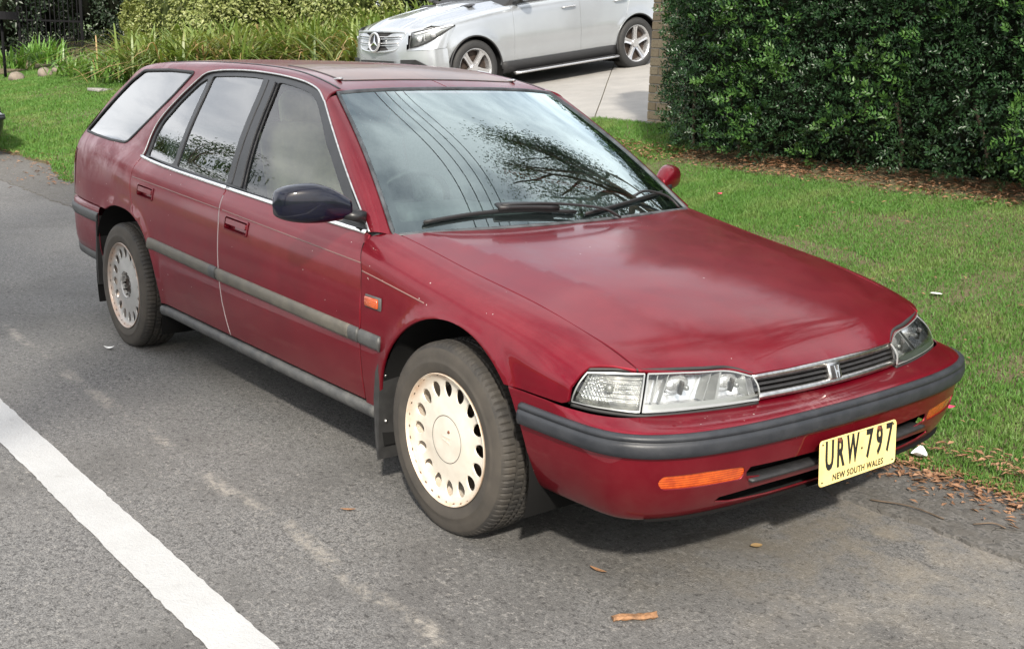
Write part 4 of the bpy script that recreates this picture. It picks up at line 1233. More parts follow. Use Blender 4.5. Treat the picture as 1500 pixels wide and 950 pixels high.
    for sx in (-1, 1):
        V = []; zz = np.linspace(.90, .70, 8)
        for z in zz:
            x = np.interp(z, tl[::-1, 1], tl[::-1, 0]); wv = MAIN.ev(np.array([x]), MAIN.inv([x], z, 2, .1, .6))[0][1]
            V += [(x+.055, sx*(MAIN.ev(np.array([x+.055]), MAIN.inv([x+.055], z, 2, .1, .6))[0][1]+.003), z), (x-.002, sx*(wv+.004), z), (x-.035, sx*(wv-.05), z), (x-.055, sx*(wv-.20), z)]
        tlm = obj('tail_light', V, grid_faces(4, 8, sx < 0), M['red_lens'], car)
        tlm.data.materials.append(M['amber'])
        for p_ in tlm.data.polygons:
            if p_.center.z > .80: p_.material_index = 1
    # ---- dark inner shell, floor, arch liners, mud flaps
    a_f = np.linspace(0.0, math.pi, 30)
    for sx in (-1, 1):
        for (cx_, cz_, rx, rz, nm, w1) in ((FA[0], FA[1], FA[2]+.006, FA[2]+.006, 'arch_liner', .822), (RA[0], RA[1], RA[2]+.004, RA[3]+.006, 'arch_liner', .828)):
            V = []
            tt = np.linspace(-.32, math.pi+.32, 36)
            for t in tt:
                pw_ = 2/2.35 if cx_ < -1 else 1.0; c_, s_ = math.cos(t), math.sin(t)
                x, z = cx_+rx*math.copysign(abs(c_)**pw_, c_), cz_+rz*math.copysign(abs(s_)**pw_, s_)
                V += [(x, sx*w1, z), (x, sx*.56, z), (cx_+rx*.2*math.cos(t), sx*.55, cz_+rz*.2*math.sin(t))]
            obj(nm, V, grid_faces(3, 36), M['shell'], car)
        # flap behind the front wheel
        V = [(-.352, sx*.64, .13), (-.362, sx*.835, .125), (-.370, sx*.840, .20), (-.376, sx*.842, .34), (-.366, sx*.842, .43), (-.352, sx*.838, .47), (-.345, sx*.64, .47)]
        V2 = [(x-.006, y, z) for x, y, z in V]; m = 7
        mf = obj('mud_flap', V+V2, [tuple(range(m)), tuple(range(2*m-1, m-1, -1))]+[(i, m+i, m+(i+1) % m, (i+1) % m) for i in range(m)], M['rubber'], car, False)
        for yy, zz in ((.815, .42), (.81, .26)):
            bm = bmesh.new(); bmesh.ops.create_uvsphere(bm, u_segments=8, v_segments=6, radius=.007, matrix=Matrix.Translation((-.352-(0 if zz > .3 else .004), sx*yy, zz))); from_bm('flap_screw', bm, M['dull_chrome'], mf, True)
        V = [(-3.075, sx*.64, .24), (-3.08, sx*.825, .24), (-3.078, sx*.83, .40), (-3.05, sx*.83, .60), (-3.05, sx*.64, .60)]
        V2 = [(x-.006, y, z) for x, y, z in V]; m = 5
        obj('mud_flap', V+V2, [tuple(range(m)), tuple(range(2*m-1, m-1, -1))]+[(i, m+i, m+(i+1) % m, (i+1) % m) for i in range(m)], M['rubber'], car, False)
    # inner shell
    def shell(surf, poly, off=.03): 
        A = trim(surf, poly, h=.06, off=off, rim=0, bh=.04); pair('inner_panel', A, M['shell'], car)
    xs0 = np.linspace(-2.22, -.40, 20)
    shell(MAIN, np.vstack([MAIN.uz([(x, .262) for x in xs0], 0, .6), MAIN.uz([(-.45, .60), (-.5, .84)], 0, .6), MAIN.uz([(x, zb(x)-.03) for x in np.linspace(-.56, -2.55, 20)], 0, .6), MAIN.uz([(-2.50, .73), (-2.33, .60), (-2.24, .45)], 0, .6)]))
    rbox('floor_pan', (-1.33, 0, .255), (2.0, 1.45, .05), M['shell'], car, 0)
    rbox('engine_bay_block', (.16, 0, .40), (.95, 1.08, .34), M['shell'], car, .02)
    rbox('rear_floor', (-3.05, 0, .42), (1.2, 1.08, .28), M['shell'], car, .02)
    # ---- wheels
    meshes = {True: wheel_meshes(True), False: wheel_meshes(False)}
    for xx, cap, al in ((0.0, True, 'alloy_cream'), (-2.72, False, 'alloy_grey')):
        for sx in (-1, 1):
            ty, rim, br = meshes[cap]
            wh = bpy.data.objects.new('wheel', ty); COL.objects.link(wh); wh.parent = car; wh.location = (xx, sx*.737, .2995)
            wh.rotation_euler = (0, R(37 if cap else 11), 0 if sx < 0 else math.pi)
            # keep the tyre's flat at the road: the mesh is not spun, only the rim is
            wh.rotation_euler = (0, 0, 0 if sx < 0 else math.pi)
            ro = bpy.data.objects.new('rim', rim); COL.objects.link(ro); ro.parent = wh; ro.rotation_euler = (0, R(-14), 0)
            if not rim.materials: rim.materials.append(M[al])
            bo = bpy.data.objects.new('brake_disc', br); COL.objects.link(bo); bo.parent = wh
            if not br.materials: br.materials.append(M['hub_dark'])
            if cap:
                V, F = annulus(.0745, .0765, -.0768, -.0768); cc = obj('centre_cap_line', V, F, M['hub_dark'], wh, False); cc.location = (0, -.0012, 0)
                V, F = h_badge(.019, .0012, -.0782); hb = obj('wheel_letter', V, F, M['badge_grey'], wh, False); hb.rotation_euler = (0, R(97), 0)
                bm = bmesh.new(); bmesh.ops.create_uvsphere(bm, u_segments=8, v_segments=6, radius=.005, matrix=Matrix.Translation((.012, -.0785, .027))); from_bm('cap_screw', bm, M['rust'], wh, True)
            else:
                for i in range(4):
                    a = R(20+90*i); bm = bmesh.new(); bmesh.ops.create_cone(bm, cap_ends=True, segments=6, radius1=.011, radius2=.009, depth=.022, matrix=Matrix.Translation((.04*math.cos(a), -.060, .04*math.sin(a))) @ Matrix.Rotation(math.pi/2, 4, 'X')); from_bm('wheel_nut', bm, M['dull_chrome'], wh)
                V, F = annulus(.0, .062, -.051, -.051, 32); obj('hub_plate', V, F, M['alloy_hub'], wh, False)
    # ---- door mirrors
    for sx, mat in ((-1, M['navy']), (1, M['paint'])):
        V = []; n = 28; K = 30
        ts = np.linspace(0, 1, K)
        for t in ts:
            y = (.800+t*.238) if sx < 0 else (.775+t*.185); e = max(0.0, 1-((t-.50)/.50)**2) if t > .50 else 1.0
            g = min(1.0, t/.50); g = math.sin(math.pi/2*g)
            rz = (.069 if sx < 0 else .055)*(e**.26 if t > .50 else .50+.50*g); rx = .062*(e**.32 if t > .50 else .62+.38*g)
            if t == 1: rz = rx = .0005
            cz = .957-.018*(1-g); cx_ = -.622-.075*t-(.075 if sx > 0 else 0)
            for i in range(n):
                a = 2*math.pi*i/n; ca, sa = math.cos(a), math.sin(a); p_ = 2/(3.2 if sx < 0 else 2.5)
                hx = rx*np.sign(ca)*abs(ca)**p_*(1.0 if ca > 0 else .55); hz = rz*np.sign(sa)*abs(sa)**p_*(1.0 if sa > 0 else .92)
                V.append((cx_+hx, sx*y, cz+hz))
        F = [(i*n+j, i*n+(j+1) % n, (i+1)*n+(j+1) % n, (i+1)*n+j) for i in range(K-1) for j in range(n)]+[tuple(range(n))]
        mo = obj('door_mirror', V, F, mat, car)
        bm = bmesh.new(); bm.from_mesh(mo.data); bmesh.ops.recalc_face_normals(bm, faces=bm.faces); bm.to_mesh(mo.data); bm.free()
        V, F = sweep([(-.600-(.07 if sx > 0 else 0), sx*.745, .912), (-.610-(.07 if sx > 0 else 0), sx*.775, .916), (-.622-(.07 if sx > 0 else 0), sx*.815, .926)], [(-.040, -.018), (.034, -.018), (.036, .010), (.018, .018), (-.03, .018)]); obj('mirror_foot', V, F, M['black_gloss'] if sx < 0 else M['plastic'], mo)
        V = [(-.662-(.078 if sx > 0 else 0)+(-.075)*t, sx*(.83+(.185 if sx < 0 else .11)*t), .953+.048*s_) for t, s_ in ((0, -.8), (1, -.7), (1, .7), (0, .8))]
        obj('mirror_glass', V, [(0, 1, 2, 3)], M['chrome'], mo, False)
    # ---- wipers
    dirn = np.array([.53, 0, .85])
    def on_glass(y, t, d=.012):
        wv = .713+(.531-.713)*t; return SCREEN.ev(np.array([y/wv]), np.array([t]))[0]+dirn*d
    wd = empty('wiper', (0, 0, 0), car)
    blade = np.array([on_glass(y, .045+.035*math.sin((y+.60)/.62*math.pi), .012) for y in np.linspace(-.60, .02, 16)])
    V, F = sweep(blade, [(-.004, -.008), (.004, -.008), (.003, .007), (-.003, .007)], np.tile(dirn, (16, 1))); obj('wiper_blade', V, F, M['wiper'], wd)
    mid = blade[7:14]+dirn*.014
    V, F = sweep(mid, [(-.034, -.010), (.010, -.004), (.008, .012), (-.026, .004)], np.tile(dirn, (7, 1))); obj('wiper_spoiler', V, F, M['wiper'], wd)
    arm = np.array([on_glass(-.30, .085, .036), on_glass(-.10, .07, .042), on_glass(.12, .02, .042), on_glass(.20, -.03, .03)])
    V, F = sweep(cspline(arm, 5), circ(.0055, 6)); obj('wiper_arm', V, F, M['wiper'], wd)
    w2 = empty('wiper', (0, 0, 0), car)
    blade = np.array([on_glass(y, .03+.085*(y-.06)/.54, .012) for y in np.linspace(.06, .60, 14)])
    V, F = sweep(blade, [(-.004, -.008), (.004, -.008), (.003, .007), (-.003, .007)], np.tile(dirn, (14, 1))); obj('wiper_blade', V, F, M['wiper'], w2)
    arm = np.array([on_glass(.36, .085, .03), on_glass(.45, .10, .038), on_glass(.56, .05, .04), on_glass(.60, -.02, .03)])
    V, F = sweep(cspline(arm, 5), circ(.0055, 6)); obj('wiper_arm', V, F, M['wiper'], w2)
    # ---- interior
    it = empty('interior', (0, 0, 0), car)
    rbox('dashboard', (-.66, 0, .80), (.42, 1.34, .16), M['dash'], it, .05, (0, R(6), 0), 3)
    rbox('instrument_hood', (-.72, -.36, .885), (.22, .40, .06), M['dash'], it, .025, (0, 0, 0), 3)
    V, F = sweep([(-.93+.19*math.sin(a)*.45, -.36+.185*math.cos(a), .86+.185*math.sin(a)*.88) for a in np.linspace(0, 2*math.pi, 33)[:-1]], circ(.014, 8), np.tile([1.0, 0, .3], (32, 1)), True); obj('steering_wheel', V, F, M['plastic'], it)
    rbox('steering_hub', (-.92, -.36, .86), (.05, .14, .10), M['plastic'], it, .02, (0, R(-25), 0))
    for y in (-.36, .36):
        mt = M['seat_beige'] if y < 0 else M['seat']
        rbox('seat_cushion', (-1.22, y, .50), (.52, .50, .20), mt, it, .06, (0, 0, 0), 3)
        rbox('seat_back', (-1.56, y, .84), (.16, .49, .66), mt, it, .07, (0, R(-17), 0), 3)
        rbox('headrest', (-1.68, y, 1.20), (.10, .27, .17), mt, it, .05, (0, R(-12), 0), 3)
    rbox('rear_cushion', (-2.15, 0, .50), (.50, 1.30, .20), M['seat'], it, .06, (0, 0, 0), 3)
    rbox('rear_back', (-2.48, 0, .80), (.16, 1.30, .56), M['seat'], it, .06, (0, R(-18), 0), 3)
    rbox('load_floor', (-2.95, 0, .60), (.95, 1.20, .06), M['dash'], it, .02)
    for y in (-.755, .755):
        rbox('door_card', (-1.55, y*.975, .64), (2.1, .03, .46), M['dash'], it, .01)
    rbox('rear_view_mirror', (-1.01, 0, 1.215), (.03, .22, .06), M['plastic'], it, .012)
    bm = bmesh.new(); bmesh.ops.create_icosphere(bm, subdivisions=3, radius=.085)
    for v in bm.verts:
        v.co *= 1+.25*math.sin(v.co.x*40+v.co.y*23)*.4; v.co.z *= .55
    bmesh.ops.translate(bm, verts=bm.verts, vec=(-.92, .40, .80)); from_bm('blue_cloth', bm, M['blue_cloth'], it, True)
# ------------------------------------------------------------------ silver SUV standing nose-down on the driveway
M['silver'] = simple('silver_paint', (.37, .39, .41), .26, .6, .5, 1.0, nsc=6, namt=.03)
M['clad'] = simple('black_cladding', (.014, .014, .015), .6)
M['tyre_dark'] = simple('clean_black_tyre', (.016, .016, .016), .7, nsc=30, namt=.2)
M['alloy_silver'] = simple('bright_alloy', (.55, .55, .56), .22, .8)
M['alloy_black'] = simple('gloss_black_alloy', (.02, .02, .022), .3)
M['joint_line'] = simple('dark_gap', (.02, .02, .02), .8)
M['tint'] = glass('dark_window', (.06, .065, .065), 1.5)
M['grass_under'] = None
SUV = empty('silver_suv', (-10.23, 6.28, .865))
SUV.rotation_euler = (0, math.atan(.138), -math.pi/2)
SUV.rotation_mode = 'XYZ'
tag(SUV, 'silver SUV with star emblem grille standing on the sloping concrete driveway', 'car')
def build_suv(car):
    P = M['silver']; AR = .425; ZC = .365
    wmx = nspl([(-3.75, .86), (-3.5, .91), (-3.0, .950), (-2.0, .957), (-1.0, .955), (-.4, .952), (0, .950), (.3, .935), (.5, .900), (.68, .83)])
    def fl(x, z):
        a = np.hypot(x, z-ZC)-AR; b = np.hypot(x+2.915, z-ZC)-AR
        return .014*np.exp(-(np.maximum(a, 0)/.06)**2)*np.clip((.95-z)/.1, 0, 1)+.014*np.exp(-(np.maximum(b, 0)/.06)**2)*np.clip((.95-z)/.1, 0, 1)
    zsh = nspl([(-3.7, 1.17), (-2.5, 1.15), (-1.5, 1.12), (-.7, 1.085), (-.2, 1.045), (.2, .995), (.5, .945), (.70, .895)])
    k = lambda c: (lambda x: c+0*x)
    rows = [(lambda x: wmx(x)-.07, k(.30)), (lambda x: wmx(x)-.035, k(.38)), (lambda x: wmx(x)-.018, k(.46)), (lambda x: wmx(x)-.016, k(.56)), (lambda x: wmx(x)+.001, k(.66)), (lambda x: wmx(x)-.002, k(.78)), (lambda x: wmx(x)-.012, lambda x: zsh(x)-.13), (lambda x: wmx(x)-.020, lambda x: zsh(x)-.06), (lambda x: wmx(x)-.045, lambda x: zsh(x)-.01), (lambda x: wmx(x)-.10, lambda x: zsh(x)+.012), (lambda x: wmx(x)-.16, lambda x: zsh(x)+.022)]
    SD = Loft(rows, fl, 1.3)
    def arc(cx, a0, a1, n=40):
        t = np.linspace(a0, a1, n); return np.stack([cx+AR*np.cos(t), ZC+AR*np.sin(t)], 1)
    top = lambda x0, x1: np.stack([np.linspace(x0, x1, 20), np.full(20, .999)], 1)
    lo = lambda a: SD.uz(a)
    # front wing
    hl_cut = [(.66, .905), (.52, .945), (.34, .948), (.27, .935), (.33, .885), (.45, .82), (.56, .765)]
    w_out = np.vstack([lo([(-.655, .36), (-.655, .6), (-.665, .9), (-.672, 1.05)]), [[-.66, .999]], top(-.64, .50)[1:], lo([(.42, .945), (.30, .938), (.27, .925), (.33, .88), (.45, .815), (.55, .75), (.60, .70)]), lo([(.60, .60), (.56, .50), (.50, .42)]), lo(arc(0, math.asin((.42-ZC)/AR), math.pi-.0)), lo([(-.43, .36)])])
    pair('front_wing', trim(SD, w_out, h=.05), P, car)
    d1 = np.vstack([lo([(-1.825, .385), (-1.83, .7), (-1.84, 1.0)]), top(-1.842, -.68), lo([(-.678, 1.05), (-.670, .9), (-.660, .6), (-.660, .385)])])
    fd = pair('front_door', trim(SD, d1, h=.05), P, car)
    d2 = np.vstack([lo([(-2.49, .385), (-2.50, .45)]), lo(np.stack([-2.915+(AR+.02)*np.cos(np.linspace(.22, 1.0, 12)), ZC+(AR+.02)*np.sin(np.linspace(.22, 1.0, 12))], 1)), lo([(-2.72, .85), (-2.78, 1.0)]), top(-2.80, -1.85), lo([(-1.848, 1.0), (-1.838, .7), (-1.833, .385)])])
    rd = pair('rear_door', trim(SD, d2, h=.05), P, car)
    d3 = np.vstack([top(-3.72, -2.81), lo([(-2.788, 1.0), (-2.728, .85)]), lo(np.stack([-2.915+(AR+.012)*np.cos(np.linspace(1.0, .16, 12)), ZC+(AR+.012)*np.sin(np.linspace(1.0, .16, 12))], 1)), lo([(-2.50, .40)]), lo(arc(-2.915, .1, math.pi-.02)), lo([(-3.36, .40), (-3.72, .45), (-3.72, .8)])])
    pair('rear_wing', trim(SD, d3, h=.05), P, car)
    # black sill cladding and running board
    for sx in (-1, 1):
        xs = np.linspace(-2.50, -.43, 20)
        V, F = sweep([(x, sx*.905, .325) for x in xs], [(-.03, -.07), (.03, -.07), (.04, .06), (-.03, .075)] if sx < 0 else [(-.03, .075), (-.04, .06), (-.03, -.07), (.03, -.07)]); obj('sill_cladding', V, F, M['clad'], car)
        V, F = sweep([(x, sx*.985, .245+(.0)) for x in np.linspace(-2.46, -.60, 10)], circ(.03, 10, 1.6, .7)); obj('running_board', V, F, M['alloy_silver'], car)
        rbox('running_board_pad', (-1.53, sx*.985, .266), (1.75, .07, .012), M['clad'], car, .003)
        V = []
        for cx in (0, -2.915):
            V = []
            for t in np.linspace(-.5, math.pi+.5, 30):
                x, z = cx+(AR+.004)*math.cos(t), ZC+(AR+.004)*math.sin(t); V += [(x, sx*.955, z), (x, sx*.60, z), (cx, sx*.58, ZC)]
            obj('arch_liner', V, grid_faces(3, 30), M['shell'], car)
            tt = np.linspace(-.12, math.pi+.12, 40)
            pts = [(cx+(AR-.004)*math.cos(t), sx*.955, ZC+(AR-.004)*math.sin(t)) for t in tt]
            V, F = sweep(pts, circ(.012, 6), np.tile([0, 1.0, 0], (40, 1))); obj('arch_trim', V, F, M['clad'], car)
        # handles
        for xx, par in ((-1.63, fd), (-2.60, rd)):
            pts = cspline([(xx-.11, sx*.948, 1.000), (xx-.08, sx*.972, 1.004), (xx+.08, sx*.972, 1.000), (xx+.11, sx*.948, .995)], 5)
            V, F = sweep(pts, circ(.014, 8, 1.5, .8)); obj('door_handle', V, F, M['alloy_silver'], par[0 if sx < 0 else 1])
        # mirror
        mo = bmesh.new(); bmesh.ops.create_uvsphere(mo, u_segments=20, v_segments=12, radius=1, matrix=Matrix.Translation((-.80, sx*1.06, 1.24)) @ Matrix.Diagonal((.09, .13, .095, 1))); mm = from_bm('door_mirror', mo, P, car, True)
        V, F = sweep([(-.78, sx*.86, 1.13), (-.79, sx*.96, 1.15), (-.80, sx*1.02, 1.18)], circ(.04, 8, 1.2, .8)); obj('mirror_foot', V, F, M['clad'], mm)
    # bonnet
    class H2(Surf):
        vs = .9
        def ev(self, u, v):
            x = np.asarray(u, float); e = wmx(x)-.16; wv = e*(1-np.asarray(v, float)); t = 1-wv/np.maximum(e, .1)
            z = zsh(x)+.022+.070*np.sin(np.pi/2*np.clip(t, 0, 1))**.8*np.clip((.95-x)/.5, 0.15, 1)+.012*np.exp(-((t-.42)/.10)**2)
            xf = .86-.22*(wv/.8)**2; q = np.clip(1+(x-xf)/.16, 0, 1.3)
            return np.stack([x, wv, z-.05*q**2.2], 1)
    HB = H2()
    fr = [(.855-.22*(kk/.8)**2, 1-kk/(wmx(.86-.22*(kk/.8)**2)-.16)) for kk in np.linspace(0, .62, 20)]
    sd = [(x, .004) for x in np.linspace(.66, -.62, 30)]
    A = both(trim(HB, np.array(fr+sd+[(-.66, .2), (-.70, .6), (-.70, .999)]), h=.05)); hb = obj('bonnet', A[0], A[1], P, car, True, A[2])
    for sx in (-1, 1):
        z = float(HB.ev(np.array([-.30]), np.array([.42]))[0][2])
        vt = rbox('bonnet_vent', (-.30, sx*.46, z+.002), (.10, .24, .012), M['clad'], hb, .003, (0, R(8), R(sx*-8)))
    # front fascia: swept plan curve
    fp = cspline(np.array([(.885, 0), (.880, .25), (.862, .45), (.815, .62), (.735, .76), (.62, .868), (.50, .915), (.42, .935)]), 8)
    T = np.gradient(fp, axis=0); T /= np.linalg.norm(T, axis=1)[:, None]; n = np.stack([T[:, 1], -T[:, 0]], 1)
    prof = [(-.10, .24), (-.03, .25), (0.0, .30), (.012, .42), (.010, .52), (.0, .62), (-.006, .68), (-.020, .76), (-.04, .84), (-.065, .905)]
    V = []
    for i in range(len(fp)):
        for d, z in prof: V.append((fp[i, 0]+n[i, 0]*d, fp[i, 1]+n[i, 1]*d, z))
    kk = len(prof); F = []
    for i in range(len(fp)-1):
        for j in range(kk-1):
            c = (np.array(V[i*kk+j])+np.array(V[(i+1)*kk+j+1]))/2
            if c[1] < .0: continue
            if .70 < c[2] and c[1] > .60: continue           # headlamp opening
            F.append((i*kk+j, i*kk+j+1, (i+1)*kk+j+1, (i+1)*kk+j))
    V = np.array(V); W2 = V.copy(); W2[:, 1] *= -1; n0 = len(V)
    obj('front_bumper', np.vstack([V, W2]), F+[tuple(n0+i for i in reversed(f)) for f in F], P, car)
    # grille surround + dark field + louvres + star
    outl = cspline(np.array([(-.52, .905), (-.30, .918), (0, .922), (.30, .918), (.52, .905), (.545, .885), (.52, .80), (.44, .715), (.34, .685), (0, .668), (-.34, .685), (-.44, .715), (-.52, .80), (-.545, .885), (-.52, .905)]), 5)[:-1]
    gxf = lambda y, z: .892-.10*(y/.6)**2-(z-.68)*.22
    gl = empty('grille', (0, 0, 0), car)
    C_ = [(gxf(0, .80)+.004, 0, .80)]+[(gxf(y, z)+.004, y, z) for y, z in outl]
    m = len(outl); obj('grille_field', C_, [(0, 1+i, 1+(i+1) % m) for i in range(m)], M['joint_line'], gl, False)
    V, F = sweep([(gxf(y, z)+.008, y, z) for y, z in outl], circ(.016, 8), np.tile([1.0, 0, 0], (m, 1)), True); obj('grille_frame', V, F, P, gl)
    for z in (.845, .765):
        ys = np.linspace(-.50, .50, 21) if z > .8 else np.linspace(-.46, .46, 21)
        for dz in (.014, -.014):
            V, F = sweep([(gxf(y, z)+.018, y, z+dz) for y in ys], [(-.012, -.005), (.012, -.005), (.012, .005), (-.012, .005)]); obj('grille_louvre', V, F, M['alloy_silver'] if dz > 0 else P, gl)
    cs = Vector((gxf(0, .79)+.042, 0, .79))
    Rm = Matrix.Translation(cs) @ Matrix.Rotation(R(90-12), 4, 'Y')
    def place(V): return [Rm @ Vector(v) for v in V]
    ring = [(.115*math.cos(t), .115*math.sin(t), 0) for t in np.linspace(0, 2*math.pi, 49)[:-1]]
    V, F = sweep(place(ring), circ(.017, 8), np.tile([1.0, 0, .2], (48, 1)), True); st = obj('emblem', V, F, M['alloy_silver'], gl)
    V = place([(0, 0, -.004)]+[(.11*math.cos(t), .11*math.sin(t), -.004) for t in np.linspace(0, 2*math.pi, 33)[:-1]]); obj('emblem_field', V, [(0, 1+i, 1+(i+1) % 32) for i in range(32)], M['alloy_black'], st, False)
    V = [(0, 0, .014)]; F = []
    for i in range(3):
        a = math.pi+2*math.pi*i/3
        V += [(.108*math.cos(a), .108*math.sin(a), .004), (.026*math.cos(a+math.pi/3), .026*math.sin(a+math.pi/3), .003)]
    F = [(0, 1, 2), (0, 2, 3), (0, 3, 4), (0, 4, 5), (0, 5, 6), (0, 6, 1)]
    obj('emblem_star', place(V), F, M['chrome'], st, False)
    # headlamps
    for sx in (-1, 1):
        def HP(a, b): # a along lamp 0..1 inner->outer, b 0..1 bottom->top
            bot = np.array([(.765, .600, .715), (.72, .690, .725), (.64, .790, .760), (.50, .885, .830), (.36, .925, .905), (.27, .930, .938)])
            tp = np.array([(.735, .640, .895), (.69, .715, .912), (.60, .800, .930), (.46, .875, .948), (.35, .905, .952), (.262, .925, .945)])
            g = np.linspace(0, 1, 6)
            p = np.array([np.interp(a, g, bot[:, q])+(np.interp(a, g, tp[:, q])-np.interp(a, g, bot[:, q]))*b for q in range(3)])
            bul = .022*math.sin(math.pi*b)*math.sin(math.pi*(.12+.76*a)); p += np.array([.75, .6, .2])*bul
            return (p[0], sx*p[1], p[2])
        V = [HP(i/16, j/6) for j in range(7) for i in range(17)]
        hl = obj('headlight', V, grid_faces(17, 7, sx < 0), M['lens'], car)
        V = []
        for i in range(17):
            p_ = np.array(HP(i/16, -.03)); yy = abs(p_[1]); xb = float(np.interp(yy, fp[:, 1], fp[:, 0])); V += [(p_[0]-.002, p_[1], p_[2]), (.5*(p_[0]+xb)+.004, p_[1], .5*(p_[2]+min(.69, p_[2]-.005))), (xb-.004, p_[1], min(.685, p_[2]-.01))]
        obj('lamp_surround', V, grid_faces(3, 17), P, car)
        V = [tuple(np.array(HP(i/16, j/6*1.16-.10))-np.array([.014, sx*(.012+(.03 if i == 0 else 0)), 0])) for j in range(7) for i in range(17)]
        obj('lamp_housing', V, grid_faces(17, 7, sx < 0), M['lamp_dark'], hl)
        pts = [HP(a, .86) for a in np.linspace(.06, .92, 16)]; V, F = sweep(np.array(pts)-[.012, 0, 0], circ(.010, 6, 1, 1.3)); obj('light_strip', V, F, M['lamp_bright'], hl)
        for a in (.22, .48):
            p = HP(a, .45); bm = bmesh.new(); bmesh.ops.create_uvsphere(bm, u_segments=14, v_segments=8, radius=.042, matrix=Matrix.Translation(Vector(p)-Vector((.03, 0, 0)))); from_bm('projector', bm, M['reflector'], hl, True)
        rbox('lamp_fin', tuple(Vector(HP(.35, .42))-Vector((.012, 0, 0))), (.02, .02, .075), M['reflector'], hl, .004)
        rim_ = [HP(a, 0) for a in np.linspace(0, 1, 20)]+[HP(a, 1) for a in np.linspace(1, 0, 20)]
        V, F = sweep(rim_, circ(.006, 5), np.tile([.8, .5*sx, 0], (40, 1)), True); obj('lamp_seal', V, F, M['clad'], hl)
        # lower side intake
        V = [(.845, sx*.50, .575), (.770, sx*.735, .575), (.690, sx*.850, .50), (.675, sx*.855, .40), (.80, sx*.62, .40), (.855, sx*.50, .44)]
        V = [(x+.022, y*1.01, z) for x, y, z in V]; obj('side_intake', V, [tuple(range(6))], M['clad'], car, False)
    V = [(.90, -.40, .560), (.90, .40, .560), (.908, .44, .44), (.908, -.44, .44)]; obj('lower_intake', V, [(0, 1, 2, 3)], M['clad'], car, False)
    # greenhouse
    gz = [(-.62, 1.10, .80), (-1.55, 1.66, .66), (-2.2, 1.72, .66), (-3.2, 1.68, .64), (-3.78, 1.20, .72)]
    base = [(-.62, 1.09, .82), (-1.55, 1.14, .88), (-2.2, 1.16, .88), (-3.2, 1.18, .86), (-3.80, 1.16, .80)]
    V = []
    for (x, z, wv), (bx, bz, bw) in zip(gz, base):
        V += [(bx, bw, bz), (x, wv, z), (x, 0, z+.04), (x, -wv, z), (bx, -bw, bz)]
    obj('cabin_windows', V, grid_faces(5, 5), M['clad'], car, False)
    V = [(x, y*wv, z+.05-.03*abs(y)) for (x, z, wv) in gz[1:4] for y in (-1.03, -.5, 0, .5, 1.03)]
    obj('roof', V, grid_faces(5, 3), P, car)
    # tail
    V = [(x, y, z) for z, x in ((.40, -3.78), (.8, -3.85), (1.17, -3.78)) for y in (-.90, -.5, 0, .5, .90)]
    obj('tailgate', V, grid_faces(5, 3), P, car)
    rbox('underbody', (-1.45, 0, .42), (4.3, 1.14, .34), M['shell'], car, .02)
    rbox('underbody_sills', (-1.46, 0, .45), (2.0, 1.74, .22), M['shell'], car, .02)
    # wheels: five twin-blade spokes
    prof = [(.245, -.10), (.262, -.122), (.285, -.130), (.32, -.130), (.350, -.118), (.364, -.095), (.370, -.06), (.371, 0)]
    prof = prof+[(r, -o) for r, o in prof[::-1][1:]]
    n_ = 72; V = []; kp = len(prof)
    for i in range(n_):
        a = 2*math.pi*i/n_; V += [(r*math.cos(a), o, r*math.sin(a)) for r, o in prof]
    F = [(i*kp+j, ((i+1) % n_)*kp+j, ((i+1) % n_)*kp+j+1, i*kp+j+1) for i in range(n_) for j in range(kp-1)]
    ty = mesh_np('suv_tyre', V, F); ty.materials.append(M['tyre_dark'])
    pr = [(.238, -.095), (.250, -.112), (.258, -.118), (.262, -.110), (.25, -.09), (.23, -.04), (.225, .08)]
    V = []; kp = len(pr)
    for i in range(n_):
        a = 2*math.pi*i/n_; V += [(r*math.cos(a), o, r*math.sin(a)) for r, o in pr]
    F = [(i*kp+j, ((i+1) % n_)*kp+j, ((i+1) % n_)*kp+j+1, i*kp+j+1) for i in range(n_) for j in range(kp-1)]
    rm = mesh_np('suv_rim', V, F); rm.materials.append(M['alloy_silver'])
    bm = bmesh.new()
    V = []; F = []
    for s_ in range(5):
        a = 2*math.pi*s_/5; ca, sa = math.cos(a), math.sin(a)
        for rr_, hw, y in ((.05, .040, -.075), (.13, .033, -.083), (.20, .036, -.092), (.248, .052, -.100)):
            for t, dy in ((-hw, .03), (-hw*.95, 0), (-.006, .004), (-.005, .012), (.005, .012), (.006, .004), (hw*.95, 0), (hw, .03)):
                V.append((rr_*ca-t*sa, y+dy, rr_*sa+t*ca))
        b = s_*32
        F += [(b+i*8+j, b+i*8+j+1, b+(i+1)*8+j+1, b+(i+1)*8+j) for i in range(3) for j in range(7)]
    sp = mesh_np('suv_spokes', V, F, False); sp.materials.append(M['alloy_silver'])
    bm = bmesh.new(); bmesh.ops.create_cone(bm, cap_ends=True, segments=30, radius1=.06, radius2=.052, depth=.03, matrix=Matrix.Translation((0, -.078, 0)) @ Matrix.Rotation(math.pi/2, 4, 'X'))
    cp = bpy.data.meshes.new('suv_cap'); bm.to_mesh(cp); bm.free(); cp.materials.append(M['alloy_silver'])
    bm = bmesh.new(); bmesh.ops.create_cone(bm, cap_ends=True, segments=40, radius1=.235, radius2=.235, depth=.02, matrix=Matrix.Translation((0, -.01, 0)) @ Matrix.Rotation(math.pi/2, 4, 'X'))
    bd = bpy.data.meshes.new('suv_disc'); bm.to_mesh(bd); bm.free(); bd.materials.append(M['hub_dark'])
